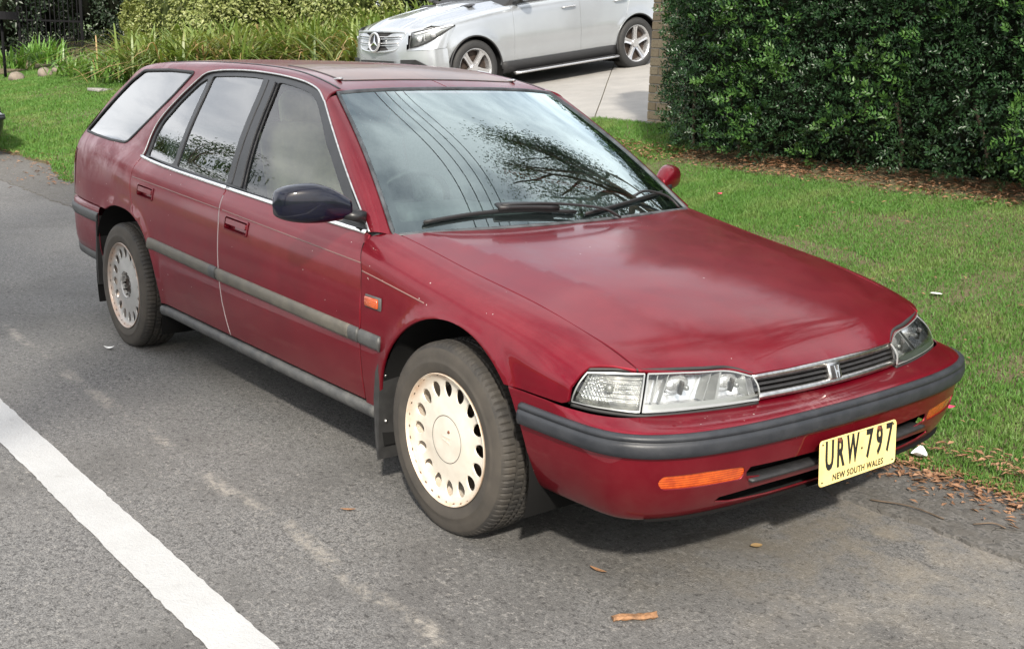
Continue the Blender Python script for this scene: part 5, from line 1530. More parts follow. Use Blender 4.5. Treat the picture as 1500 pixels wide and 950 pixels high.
    for xx, rot in ((0, 18), (-2.915, 54)):
        for sx in (-1, 1):
            wh = bpy.data.objects.new('wheel', ty); COL.objects.link(wh); wh.parent = car; wh.location = (xx, sx*.815, .371); wh.rotation_euler = (0, R(rot), 0 if sx < 0 else math.pi)
            for nm, me in (('rim', rm), ('spokes', sp), ('centre_cap', cp), ('brake_disc', bd)):
                o = bpy.data.objects.new(nm, me); COL.objects.link(o); o.parent = wh
M['lamp_dark'] = simple('smoked_lamp_inside', (.36, .37, .38), .25, .6)
M['lamp_bright'] = simple('clear_light_guide', (.80, .82, .83), .15, .2)
# ------------------------------------------------------------------ ground: road, verge, driveway
_tz = nspl([(1.0, 0), (1.5, .06), (3, .345), (4.3, .60), (5.43, .795), (6.28, .890), (9.18, 1.275), (14, 1.9), (30, 3.6)])
def TZ(y): y = np.asarray(y, float); return np.where(y < 1.05, 0.0, np.maximum(0.0, _tz(y)))
def vnoise(x, y, sc, seed=0):
    """cheap smooth value noise in numpy"""
    x = np.asarray(x, float)*sc; y = np.asarray(y, float)*sc
    xi = np.floor(x).astype(np.int64); yi = np.floor(y).astype(np.int64); fx = x-xi; fy = y-yi
    fx = fx*fx*(3-2*fx); fy = fy*fy*(3-2*fy)
    def h(a, b):
        n = (a*374761393+b*668265263+seed*982451653) & 0xffffffff
        n = ((n ^ (n >> 13))*1274126177) & 0xffffffff
        return ((n ^ (n >> 16)) & 0xffff)/65535.0
    return (h(xi, yi)*(1-fx)+h(xi+1, yi)*fx)*(1-fy)+(h(xi, yi+1)*(1-fx)+h(xi+1, yi+1)*fx)*fy
def mk_asphalt():
    s = NM('asphalt'); p = s.pos(); X = s.xyz(p)
    fine = s.noise(p, 260, 3, .7); med = s.noise(p, 42, 5, .7); big = s.noise(p, 1.1, 6, .6); pat = s.noise(p, 5.0, 6, .65)
    v1 = s.voro(p, 210.0, out='Color'); vd = s.voro(p, 210.0)
    stone = s.xyz(v1)[0]
    base = s.mix(s.mr(stone, .1, .95), (.056, .055, .055), (.200, .196, .190))
    base = s.mix(s.mr(fine, .35, .7, 0, .65), base, (.108, .106, .103))
    base = s.mix(s.mr(big, .40, .60, 0, .75), base, (.132, .128, .122)); base = s.mix(s.math('MULTIPLY', s.mr(s.noise(p, .55, 6, .7), .50, .62), .6), base, (.062, .060, .058))
    lite = s.math('MULTIPLY', s.mr(med, .56, .66), s.mr(pat, .42, .62))
    base = s.mix(s.math('MULTIPLY', lite, .8), base, (.29, .275, .25))
    fl = s.math('MULTIPLY', s.mr(s.noise(p, 52, 5, .8), .545, .60), s.mr(s.noise(p, 2.6, 5, .7), .40, .60, .25, 1.0))
    base = s.mix(s.math('MULTIPLY', fl, .62), base, (.26, .25, .235))
    dk = s.math('MULTIPLY', s.mr(s.noise(p, 46, 5, .8, .3), .46, .39), .75)
    base = s.mix(dk, base, (.030, .029, .028))
    # sandy crumbling joint running along the road
    wob = s.math('MULTIPLY', s.math('SUBTRACT', s.noise(p, 1.7, 5, .6), .5), .20)
    d = s.math('ABSOLUTE', s.math('ADD', s.math('ADD', X[1], 1.225), wob))
    jt = s.math('MULTIPLY', s.mr(d, .040, .008), s.mr(s.noise(p, 4.5, 6, .75), .46, .56))
    jt = s.math('MULTIPLY', jt, s.mr(med, .38, .55))
    base = s.mix(s.math('MULTIPLY', jt, .8), base, (.27, .25, .22))
    # sandy dirt plus the warm sunlit strip before the bumper, painted into the colour
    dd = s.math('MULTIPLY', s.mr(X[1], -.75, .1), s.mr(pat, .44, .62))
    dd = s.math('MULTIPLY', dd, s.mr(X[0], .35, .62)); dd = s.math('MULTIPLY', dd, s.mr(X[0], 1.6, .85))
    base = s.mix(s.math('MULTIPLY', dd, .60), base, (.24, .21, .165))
    # darker mottled patch under the nose
    ox = s.math('SUBTRACT', X[0], .35); oy = s.math('ADD', X[1], .05)
    od = s.math('SQRT', s.math('ADD', s.math('POWER', ox, 2.0), s.math('POWER', oy, 2.0)))
    base = s.mix(s.math('MULTIPLY', s.math('MULTIPLY', s.mr(od, .75, .2), s.mr(pat, .4, .6)), .6), base, (.035, .033, .030))
    h = s.math('ADD', s.math('MULTIPLY', vd, -1.2), s.math('MULTIPLY', fine, .8))
    h = s.math('ADD', h, s.math('MULTIPLY', med, .12)); h = s.math('SUBTRACT', h, s.math('MULTIPLY', jt, .6))
    return s.prin(base, s.mr(fine, .3, .7, .72, .95), 0, .35, normal=s.bump(h, .5, .004))
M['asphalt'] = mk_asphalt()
def mk_edge():
    s = NM('old_road_edge'); p = s.pos()
    fine = s.noise(p, 200, 4, .7); med = s.noise(p, 14, 6, .7); v1 = s.voro(p, 90.0, out='Color')
    base = s.mix(s.mr(s.xyz(v1)[0], 0, 1), (.070, .068, .065), (.170, .163, .153)); base = s.mix(s.mr(med, .4, .65), base, (.105, .098, .088))
    cr = s.voro(p, 5.0, 'DISTANCE_TO_EDGE'); crack = s.math('MULTIPLY', s.mr(cr, .0, .012, 1, 0), s.mr(med, .52, .62))
    base = s.mix(s.math('MULTIPLY', crack, .6), base, (.03, .027, .024))
    h = s.math('SUBTRACT', s.math('ADD', fine, s.math('MULTIPLY', med, 1.5)), s.math('MULTIPLY', crack, 1.0))
    return s.prin(base, .9, 0, .3, normal=s.bump(h, .9, .008))
M['edge'] = mk_edge()
def mk_line():
    s = NM('white_road_paint'); p = s.pos(); n = s.noise(p, 120, 5, .7); n2 = s.noise(p, 3.0, 6, .65); n3 = s.noise(p, 30, 5, .7)
    wear = s.math('MULTIPLY', s.mr(n3, .60, .70), s.mr(n2, .40, .6))
    base = s.mix(s.mr(n2, .3, .7), (.40, .405, .405), (.335, .335, .33)); base = s.mix(s.math('MULTIPLY', wear, .45), base, (.22, .21, .20))
    return s.prin(base, .6, 0, .4, normal=s.bump(s.math('ADD', n, n3), .5, .004))
M['line'] = mk_line()
def mk_soil():
    s = NM('lawn_soil'); p = s.pos(); n = s.noise(p, 6, 6, .65); n2 = s.noise(p, 70, 4, .7)
    base = s.mix(s.mr(n, .35, .65), (.085, .075, .038), (.115, .095, .058)); base = s.mix(s.mr(n2, .45, .7), base, (.10, .085, .05))
    return s.prin(base, .95, 0, .2, normal=s.bump(n2, .8, .01))
M['soil'] = mk_soil()
M['far_grass'] = simple('far_grass', (.075, .115, .032), .95, nsc=4, namt=.35, bsc=40, bst=.8)
def mk_conc():
    s = NM('driveway_concrete'); p = s.pos(); n = s.noise(p, 2.5, 6, .65); n2 = s.noise(p, 45, 5, .75)
    base = s.mix(s.mr(n, .3, .7), (.22, .215, .205), (.30, .29, .272)); base = s.mix(s.mr(n2, .35, .7, 0, .5), base, (.22, .20, .18))
    return s.prin(base, .9, 0, .3, normal=s.bump(n2, .6, .004))
M['concrete'] = mk_conc()
M['litter_soil'] = simple('leaf_litter_soil', (.10, .06, .035), .95, nsc=40, namt=.5, bsc=60, bst=.8)

def build_ground():
    # far ground sheet out to the horizon, a touch below everything
    xs = np.concatenate([[-1500, -300, -120], np.arange(-60, 31, 5.0), [120, 400, 1500]]); ys = np.concatenate([[-1500, -300, -80, -40, -20, -10, 0, 1.0], np.arange(1.5, 30, 1.0), [60, 300, 1500]])
    X, Y = np.meshgrid(xs, ys); Z = np.where(Y < 0, -.06, TZ(np.minimum(Y, 30))-.06)
    V = np.stack([X, Y, Z], -1).reshape(-1, 3); o = obj('terrain', V, grid_faces(len(xs), len(ys)), M['far_grass']); tag(o, kind='structure')
    # road
    xs = np.linspace(-80, 40, 241); V = []
    ye = .46+.05*(vnoise(xs, xs*0, 1.1, 3)-.5)+.02*(vnoise(xs, xs*0, 7, 4)-.5)
    for x, y in zip(xs, ye): V += [(x, -7.2, 0), (x, y+.10, 0)]
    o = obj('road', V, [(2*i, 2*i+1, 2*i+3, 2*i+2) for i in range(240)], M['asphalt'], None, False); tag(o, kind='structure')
    bm = bmesh.new(); bm.from_mesh(o.data); bmesh.ops.recalc_face_normals(bm, faces=bm.faces); bm.to_mesh(o.data); bm.free()
    # older strip along the verge, a ragged lip above the new surface
    xs = np.linspace(-40, 12, 1041); V = []
    ye = .475+.045*(vnoise(xs, xs*0, 1.6, 5)-.5)+.035*(vnoise(xs, xs*0, 9, 6)-.5)+.018*(vnoise(xs, xs*0, 31, 7)-.5)
    for x, y in zip(xs, ye): V += [(x, y-.004, -.002), (x, y, .011), (x, y+.03, .013), (x, 1.75, .010)]
    F = [(4*i+k, 4*i+k+1, 4*i+5+k, 4*i+4+k) for i in range(1040) for k in range(3)]
    o = obj('road_edge', V, [tuple(reversed(f)) for f in F], M['edge'], None, False); tag(o, kind='structure')
    # painted line
    xs = np.linspace(-60, 20, 3201); y0 = -1.578+.006*(vnoise(xs, 0*xs, 39, 8)-.5)+.003*(vnoise(xs, 0*xs, 7, 9)-.5)-.006*np.maximum(0, vnoise(xs, 0*xs, 23, 15)-.75); y1 = -1.722+.006*(vnoise(xs, 0*xs, 39, 10)-.5)+.003*(vnoise(xs, 0*xs, 6, 11)-.5)
    V = np.empty((6402, 3)); V[0::2] = np.stack([xs, y1, np.full(3201, .004)], 1); V[1::2] = np.stack([xs, y0, np.full(3201, .004)], 1)
    i = np.arange(3200); o = obj('road_line', V, np.stack([2*i, 2*i+2, 2*i+3, 2*i+1], 1), M['line'], None, False); tag(o, kind='structure')
    # verge lawn (both pieces in one slope)
    xs = np.linspace(-40, 14, 271); ys = np.concatenate([np.linspace(0, .55, 6), np.linspace(.8, 14, 60)])
    V = []
    e = .98+.16*(vnoise(xs, 0*xs, .9, 12)-.5)+.10*(vnoise(xs, 0*xs, 4, 13)-.5)+np.where(xs < -9, .35, 0)*np.clip((-9-xs)/2, 0, 1)
    for j in range(len(ys)):
        for i in range(len(xs)):
            y = e[i]+ys[j]; z = float(TZ(y))+.016+.03*(vnoise(xs[i], y, 1.3, 14)-.5)*min(1, ys[j]); V.append((xs[i], y, max(z, .008) if ys[j] > 0 else -.01))
    o = obj('lawn', V, grid_faces(len(xs), len(ys)), M['soil']); tag(o, kind='structure')
    global LAWN_E; LAWN_E = (xs, e)
    # driveway slabs
    dv = empty('driveway', (0, 0, 0)); tag(dv, kind='structure')
    def slab(pts, th=.10):
        d = dens(np.vstack([pts, pts[:1]]), .3)[:-1]; m = len(d)
        g = np.stack(np.meshgrid(np.arange(-13, -5, .3), np.arange(1, 13, .3)), -1).reshape(-1, 2)
        g = g[pip(g, d)]; g = g[[((q-d)**2).sum(1).min() > .02 for q in g]]
        vc, _, fc, _, _, _ = delaunay_2d_cdt([Vector(q) for q in np.vstack([d, g])], [(i, (i+1) % m) for i in range(m)], [], 1, 1e-6)
        V = [(q[0], q[1], float(TZ(q[1]))+.036) for q in vc]; n = len(V)
        V += [(x, y, float(TZ(y))+.036-th) for x, y in d]
        F = [tuple(f) for f in fc]+[(i, n+i, n+(i+1) % m, (i+1) % m) for i in range(m)]
        ob = obj('slab', V, F, M['concrete'], dv, False)
        bm = bmesh.new(); bm.from_mesh(ob.data); bmesh.ops.recalc_face_normals(bm, faces=bm.faces); bm.to_mesh(ob.data); bm.free()
    slab([(-6.12, 5.42), (-5.30, 5.44), (-5.30, 12.5), (-12.2, 12.5), (-12.2, 11.6), (-10.85, 10.23), (-8.33, 7.65)])
    slab([(-11.9, 5.4), (-9.0, 5.4), (-6.137, 5.42), (-8.347, 7.65), (-10.867, 10.23), (-12.2, 11.58)])
    slab([(-9.0, 1.25), (-5.7, 1.25), (-6.1, 3.2), (-6.13, 5.39), (-9.0, 5.385), (-11.9, 5.385)])
    # opposite verge
    V = [(x, y, z) for y, z in ((-7.25, -.02), (-7.2, .10), (-7.05, .10), (-8.5, .12), (-30, .6)) for x in (-80, 40)]
    o = obj('far_verge', [(-80, -30, .5), (40, -30, .5), (40, -7.2, .06), (-80, -7.2, .06)], [(0, 1, 2, 3)], M['far_grass'], None, False); tag(o, kind='structure')
build_ground()
# ------------------------------------------------------------------ vegetation
def mk_leaf(name, a, b, c, rough=.35, tr=.35, spec=.5, sc=3.0):
    """leaf colour varies per leaf; part of the light passes through"""
    s = NM(name); g = s.n('ShaderNodeNewGeometry'); p = g.outputs['Position']; ri = g.outputs['Random Per Island']
    n = s.noise(p, sc, 4, .6)
    col = s.mix(s.mr(ri, 0, 1), a, b); col = s.mix(s.mr(n, .50, .68, 0, .8), col, c)
    s.prin(col, rough, 0, spec)
    t = s.n('ShaderNodeBsdfTranslucent'); s.l(s.mix(1.0, col, (1.0, 1.0, .45), 'MULTIPLY'), t.inputs[0])
    mx = s.n('ShaderNodeMixShader'); mx.inputs[0].default_value = tr; s.l(s.bs.outputs[0], mx.inputs[1]); s.l(t.outputs[0], mx.inputs[2]); s.l(mx.outputs[0], s.out.inputs[0])
    return s.m
M['grass'] = mk_leaf('lawn_grass', (.062, .150, .028), (.112, .225, .046), (.165, .225, .070), .5, .3, .25, 2.0)
M['hedge_dark'] = mk_leaf('hedge_leaf_dark', (.012, .036, .015), (.026, .060, .021), (.020, .047, .017), .38, .15)
M['hedge_new'] = mk_leaf('hedge_leaf_new', (.036, .100, .024), (.072, .150, .034), (.055, .115, .026), .42, .25)
M['bark'] = simple('bark', (.09, .065, .045), .9, nsc=14, namt=.4, bsc=30, bst=.8)
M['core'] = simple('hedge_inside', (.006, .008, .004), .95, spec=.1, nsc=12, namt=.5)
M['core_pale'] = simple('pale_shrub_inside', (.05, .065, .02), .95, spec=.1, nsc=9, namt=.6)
M['strap'] = mk_leaf('strap_leaf', (.085, .145, .028), (.200, .255, .068), (.24, .235, .10), .4, .35, .4, 1.2)
M['strap_dry'] = mk_leaf('dry_strap_leaf', (.30, .20, .09), (.40, .27, .14), (.25, .22, .09), .6, .3, .3)
M['agap'] = mk_leaf('agapanthus_leaf', (.085, .190, .030), (.150, .290, .060), (.19, .28, .08), .35, .35, .4, 2.0)
M['varieg'] = mk_leaf('pale_shrub_leaf', (.15, .20, .055), (.33, .35, .15), (.22, .25, .085), .4, .3, .4, 1.5)
M['tree_leaf'] = mk_leaf('tree_leaf', (.030, .060, .018), (.060, .100, .030), (.05, .075, .022), .4, .35)
M['dead_leaf'] = mk_leaf('dead_leaf', (.17, .085, .045), (.34, .20, .12), (.24, .12, .07), .7, .15, .25, 9)
M['dark_leaf'] = mk_leaf('dark_shrub_leaf', (.010, .022, .010), (.022, .040, .016), (.016, .030, .012), .4, .2)

def leaf_cloud(P, D, U, L, Wd, fold=.25):
    """folded leaves: P base, D direction, U rough up, lengths L, widths Wd -> V,F (2 tris each)"""
    n = len(P); D = D/(np.linalg.norm(D, axis=1)[:, None]+1e-9)
    Sd = np.cross(D, U); Sd /= np.linalg.norm(Sd, axis=1)[:, None]+1e-9
    Nn = np.cross(Sd, D); L = L[:, None]; Wd = Wd[:, None]
    tip = P+D*L-Nn*L*.10; mid = P+D*L*.48
    a = mid+Sd*Wd*.5+Nn*Wd*fold; b = mid-Sd*Wd*.5+Nn*Wd*fold
    V = np.stack([P, a, tip, b], 1).reshape(-1, 3)
    i = np.arange(n)*4
    F = np.concatenate([np.stack([i, i+1, i+2], 1), np.stack([i, i+2, i+3], 1)])
    return V, F
def rnd_dirs(n):
    d = RNG.normal(size=(n, 3)); return d/np.linalg.norm(d, axis=1)[:, None]
def mesh_tri(name, V, F, mat, parent=None, smooth=False):
    return link(name, mesh_np(name, V, F, smooth), mat, parent)

def build_grass():
    xs, e = LAWN_E
    def blades(n, x0, x1, y0, y1, h0, h1, wd, keep=None):
        x = RNG.uniform(x0, x1, n); y = RNG.uniform(y0, y1, n)
        ed = np.interp(x, xs, e); k = (y > ed-.02+RNG.uniform(0, .22, n)**2*1.5)
        k &= ~((x > np.interp(y, [1.05, 5.4], [-9.05, -11.9])) & (x < np.interp(y, [1, 3.2, 5.45], [-5.65, -6.05, -6.08])) & (y < 5.5))
        k &= ~((x < -5.25) & (x > -11.95) & (y > 5.42))
        if keep is not None: k &= keep(x, y)
        x, y = x[k], y[k]; n = len(x)
        z = TZ(y)+.012
        h = RNG.uniform(h0, h1, n)*(.75+.5*vnoise(x, y, 1.7, 21)); a = RNG.uniform(0, 2*np.pi, n); ln = RNG.uniform(.1, 1.0, n)*h
        wv = wd*RNG.uniform(.7, 1.3, n); ca, sa = np.cos(a), np.sin(a); b = RNG.uniform(0, 2*np.pi, n)
        P = np.stack([x, y, z], 1); Sd = np.stack([np.cos(b), np.sin(b), 0*b], 1)*wv[:, None]*.5
        tip = P+np.stack([ca*ln, sa*ln, h], 1); mid = P+np.stack([ca*ln*.3, sa*ln*.3, h*.6], 1)
        V = np.stack([P-Sd, P+Sd, mid+Sd*.8, mid-Sd*.8, tip], 1).reshape(-1, 3); i = np.arange(n)*5
        F = np.concatenate([np.stack([i, i+1, i+2], 1), np.stack([i, i+2, i+3], 1), np.stack([i+3, i+2, i+4], 1)])
        return V, F
    def bare(x, y):  # worn patch of dirt and thin places
        d = np.hypot((x+1.55)/.65, (y-2.95)/.10+(x+1.55)*1.2); q = vnoise(x, y, 3.0, 22)
        d2 = (y > 4.22) & (RNG.random(len(x)) < .75)
        return ((d > 1) | (RNG.random(len(x)) < .35)) & (q+RNG.random(len(x))*.35 > .28) & ~d2
    parts = [blades(430000, -5.0, 2.6, .75, 4.35, .014, .036, .0042, bare), blades(60000, -7, -4.0, 1.2, 5.5, .025, .05, .007), blades(150000, -24, -9.2, 1.0, 6.2, .03, .055, .011)]
    V = []; F = []; o = 0
    for v, f in parts: V.append(v); F.append(f+o); o += len(v)
    ob = mesh_tri('grass', np.vstack(V), np.vstack(F), M['grass']); tag(ob, 'short green lawn grass covering the sloping verge', 'grass', kind='stuff')
build_grass()

def build_hedge():
    h = empty('hedge', (-1.0, 4.9, .62)); tag(h, 'tall dark green clipped hedge beside the brick pillar', 'hedge')
    def inv(v): v = np.asarray(v, float).copy(); v -= [-1.0, 4.9, .62]; return v
    x0, x1, yb, zt_ = -4.52, 4.0, 4.36, 3.3
    # dark inside
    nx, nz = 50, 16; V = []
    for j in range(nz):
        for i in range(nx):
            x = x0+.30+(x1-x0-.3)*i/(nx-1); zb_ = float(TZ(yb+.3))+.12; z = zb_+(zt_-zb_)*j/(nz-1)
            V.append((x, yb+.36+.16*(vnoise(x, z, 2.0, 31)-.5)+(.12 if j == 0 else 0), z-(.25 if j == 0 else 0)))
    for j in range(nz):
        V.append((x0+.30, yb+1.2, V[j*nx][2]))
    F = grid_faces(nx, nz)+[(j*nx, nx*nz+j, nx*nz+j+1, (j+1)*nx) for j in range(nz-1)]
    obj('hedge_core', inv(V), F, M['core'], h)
    def front(n, depth):
        x = RNG.uniform(x0, x1, n); z = float(TZ(yb))+.10+RNG.beta(1, 1, n)*(zt_-float(TZ(yb))-.1)
        y = yb+.20*(vnoise(x, z, 1.2, 32)-.5)+.16*(vnoise(x, z, 3.5, 33)-.5)+depth
        low = z < .62+.30*vnoise(x, 0*x, 2.2, 34)
        y = np.where(low, y+.15, y)
        # rounded near end
        c = np.clip((x0+.7-x)/.7, 0, 1); y = y+c**2*.75
        return np.stack([x, y, z], 1)
    def end(n, depth):
        y = RNG.uniform(yb+.4, yb+1.15, n); z = float(TZ(5))+RNG.uniform(-.05, 1, n)*(zt_-.8); x = x0-.02+.2*(vnoise(y, z, 1.6, 35)-.5)+depth+np.clip(1.9-z, 0, 1)*.16
        return np.stack([x, y, z], 1)
    # inner leaves, random
    P = np.vstack([front(62000, RNG.uniform(-.02, .26, 62000)), end(6000, RNG.uniform(-.02, .2, 6000))]); n = len(P)
    D = rnd_dirs(n)+np.array([0, -.9, .15]); U = rnd_dirs(n)*.6+np.array([0, -.6, .8])
    V, F = leaf_cloud(P, D, U, RNG.uniform(.022, .042, n), RNG.uniform(.013, .022, n))
    V1, F1 = V, F
    # shoots: little sprays with paired leaflets
    def sprays(P0, dirs, k, l0, l1):
        m = len(P0); Ls = RNG.uniform(.07, .15, m); out = []
        sd = np.cross(dirs, rnd_dirs(m)); sd /= np.linalg.norm(sd, axis=1)[:, None]; up = np.cross(sd, dirs)
        Pp, Dd, Uu, Ll = [], [], [], []
        for q in range(k):
            t = (q//2+1)/(k//2+.5); sgn = 1 if q % 2 else -1
            if q == k-1: dv = dirs; t = 1.0
            else: dv = dirs*.75+sd*sgn*.9+up*.15
            Pp.append(P0+dirs*(Ls*t)[:, None]-np.array([0, 0, 1])*(.25*Ls*t*t)[:, None]); Dd.append(dv+rnd_dirs(m)*.18); Uu.append(up+rnd_dirs(m)*.2); Ll.append(RNG.uniform(l0, l1, m)*(1.0 if t < .9 else .85))
        return np.vstack(Pp), np.vstack(Dd), np.vstack(Uu), np.concatenate(Ll)
    def shoot_dirs(m, o): 
        d = rnd_dirs(m)*.55+np.array(o); return d/np.linalg.norm(d, axis=1)[:, None]
    P0 = np.vstack([front(8000, RNG.uniform(-.05, .05, 8000))]); d0 = shoot_dirs(8000, (0, -.8, .25))
    Pe = end(700, RNG.uniform(-.05, .05, 700)); de = shoot_dirs(700, (-.8, -.3, .25))
    a, b, c, d = sprays(np.vstack([P0, Pe]), np.vstack([d0, de]), 7, .025, .044)
    V, F = leaf_cloud(a, b, c, d, d*RNG.uniform(.42, .55, len(d)))
    V = np.vstack([V1, V]); F = np.vstack([F1, F+len(V1)])
    o = mesh_tri('hedge_foliage', inv(V), F, M['hedge_dark'], h); tag(o, kind='stuff')
    # bright new growth in patches
    P0 = front(5200, RNG.uniform(-.10, -.02, 5200)); q = vnoise(P0[:, 0], P0[:, 2], 1.5, 36)*.6+vnoise(P0[:, 0], P0[:, 2], 5, 37)*.4
    P0 = P0[q > .60]; Pe = end(160, RNG.uniform(-.12, -.04, 160)); d0 = shoot_dirs(len(P0), (0, -.7, .45)); de = shoot_dirs(160, (-.7, -.3, .4))
    a, b, c, d = sprays(np.vstack([P0, Pe]), np.vstack([d0, de]), 7, .030, .052)
    V, F = leaf_cloud(a, b, c, d, d*RNG.uniform(.42, .55, len(d)))
    o = mesh_tri('new_growth', inv(V), F, M['hedge_new'], h); tag(o, kind='stuff')
    # stems at the base
    for i in range(16):
        x = x0+.5+i*.52+random.uniform(-.12, .12); y = yb+.30+random.uniform(0, .2); z = float(TZ(y))-.03
        pts = [(x, y, z), (x+random.uniform(-.05, .05), y+random.uniform(-.04, .04), z+.25), (x+random.uniform(-.12, .12), y+random.uniform(-.1, .05), z+.55)]
        V, F = sweep(inv(cspline(pts, 4)), circ(.014, 6)); obj('stem', V, F, M['bark'], h)
    # fallen leaves along the foot
build_hedge()

def litter(name, P, lmin, lmax, mat, label, cat='leaves'):
    n = len(P); a = RNG.uniform(0, 2*np.pi, n); D = np.stack([np.cos(a), np.sin(a), RNG.uniform(-.15, .30, n)], 1); U = np.tile([0, 0, 1.0], (n, 1))+rnd_dirs(n)*.35
    L = RNG.uniform(lmin, lmax, n); V, F = leaf_cloud(P, D, U, L, L*RNG.uniform(.26, .42, n), .16)
    o = mesh_tri(name, V, F, mat); tag(o, label, cat, kind='stuff'); return o
n = 4200; x = RNG.uniform(-5.0, 3, n); y = 4.12+RNG.beta(2.2, 2.0, n)*.62
litter('hedge_leaf_litter', np.stack([x, y, TZ(y)+RNG.uniform(.02, .055, n)], 1), .03, .06, M['dead_leaf'], 'brown fallen leaves lying along the foot of the hedge')
n = 4200; x = RNG.uniform(-.6, 2.4, n); y = np.interp(x, *LAWN_E)+RNG.normal(-.02, .11, n)+.03
n2 = 380; x2 = RNG.uniform(-2, 2.6, n2); y2 = RNG.uniform(.5, 4, n2); x = np.concatenate([x, x2]); y = np.concatenate([y, y2])
kk = (y > .52); x, y = x[kk], y[kk]
litter('verge_leaf_litter', np.stack([x, y, TZ(y)+np.where(y > 1.05, .045, .016)+RNG.uniform(0, .012, len(x))], 1), .016, .046, M['dead_leaf'], 'brown dead leaves drifted along the edge of the road')
n = 900; x = RNG.uniform(-22, -9, n); y = np.interp(x, *LAWN_E)+RNG.normal(-.05, .18, n)
litter('far_leaf_litter', np.stack([x, y, TZ(y)+.03], 1), .03, .07, M['dead_leaf'], 'scattered dry leaves by the road in front of the far lawn')

def strap_clump(name, loc, n, L0, L1, wd, spread, mat, label, cat, group, dry=0, seg=6, droop=1.0):
    r = empty(name, loc); tag(r, label, cat, group)
    def blades(n, wide=1.0, dr=1.0):
        a = RNG.uniform(0, 2*np.pi, n); L = RNG.uniform(L0, L1, n); el = np.radians(RNG.uniform(38, 86, n)); w_ = wd*RNG.uniform(.7, 1.3, n)*wide
        b0 = RNG.normal(0, spread*.35, (n, 2)); V = []; 
        t = np.linspace(0, 1, seg+1); VV = np.empty((n, seg+1, 2, 3))
        for k, tk in enumerate(t):
            rr = L*np.cos(el)*tk*(1+.45*tk*dr); zz = L*np.sin(el)*tk-L*.60*dr*tk**2.4*(1.15-np.sin(el)*.55)
            c = np.stack([b0[:, 0]+np.cos(a)*rr, b0[:, 1]+np.sin(a)*rr, np.maximum(zz, .01)], 1)
            hw = .5*w_*(1-tk**3)*(0.55+.45*min(1, tk*5)); sd = np.stack([-np.sin(a), np.cos(a), 0*a], 1)*hw[:, None]
            VV[:, k, 0] = c-sd; VV[:, k, 1] = c+sd
        V = VV.reshape(-1, 3); m = (seg+1)*2; i = (np.arange(n)*m)[:, None]+np.arange(seg)[None]*2; i = i.ravel()
        F = np.stack([i, i+1, i+3, i+2], 1); return V, F
    V, F = blades(n, dr=droop); mesh_tri('leaves', V, F, mat, r, True)['kind'] = 'stuff'
    if dry:
        V, F = blades(dry, .6, droop*1.4); mesh_tri('dry_leaves', V, F, M['strap_dry'], r, True)['kind'] = 'stuff'
    return r
def build_beds():
    rowlab = ['tall arching strappy plant at the lawn end of the bed by the bright green clumps', 'tall arching strappy plant one row up from the lawn end of the bed', 'tall arching strappy plant in the middle row of the garden bed', 'tall arching strappy plant in the row just below the back of the bed', 'tall arching strappy plant in the top row of the garden bed']
    for row, (yy, xo) in enumerate(((5.2, -16.6), (6.3, -16.2), (7.4, -15.6), (8.6, -15.0), (9.8, -14.4))):
        for kx in range(3):
            x = xo-kx*1.15+random.uniform(-.25, .25); y = yy+random.uniform(-.3, .3)+kx*.25
            strap_clump('strappy_plant', (x, y, float(TZ(y))+.0), 170, 1.05, 1.85, .048, .75, M['strap'], rowlab[row], 'plant', 'strappy plants in bed row '+('one', 'two', 'three', 'four', 'five')[row], 34, 6, 1.25)
    for x, y in ((-13.4, 9.6), (-13.2, 8.4), (-13.5, 7.2), (-13.9, 10.9), (-15.2, 11.3), (-17.2, 11.0)):
        strap_clump('strappy_plant', (x, y, float(TZ(y))), 170, 1.1, 1.9, .050, .75, M['strap'], 'tall arching strappy plant growing right along the driveway edge by the SUV', 'plant', 'strappy plants along the driveway edge', 20, 6, 1.15)
    for x, y in ((-18.2, 4.75), (-18.9, 5.1), (-19.6, 4.9), (-20.2, 5.3), (-20.9, 5.0), (-19.0, 5.9), (-20.0, 6.1), (-21.2, 5.8), (-18.1, 5.7), (-21.6, 6.6)):
        strap_clump('agapanthus_plant', (x, y, float(TZ(y))), 95, .50, .80, .044, .55, M['agap'], ('bright green broad-leaved clump edging the far lawn' if y < 5.4 else 'bright green broad-leaved clump against the pale clipped shrub'), 'plant', ('bright green clumps along the lawn edge' if y < 5.4 else 'bright green clumps against the pale shrub'), 4, 5, .9)
    for x, y in ((-24.0, 4.6), (-24.6, 5.4), (-23.8, 5.3)):
        strap_clump('agapanthus_plant', (x, y, float(TZ(y))+.1), 80, .55, .95, .045, .5, M['agap'], 'bright green leafy clump standing behind the rounded garden rocks', 'plant', 'green clumps behind the rocks', 2, 5, .8)
build_beds()
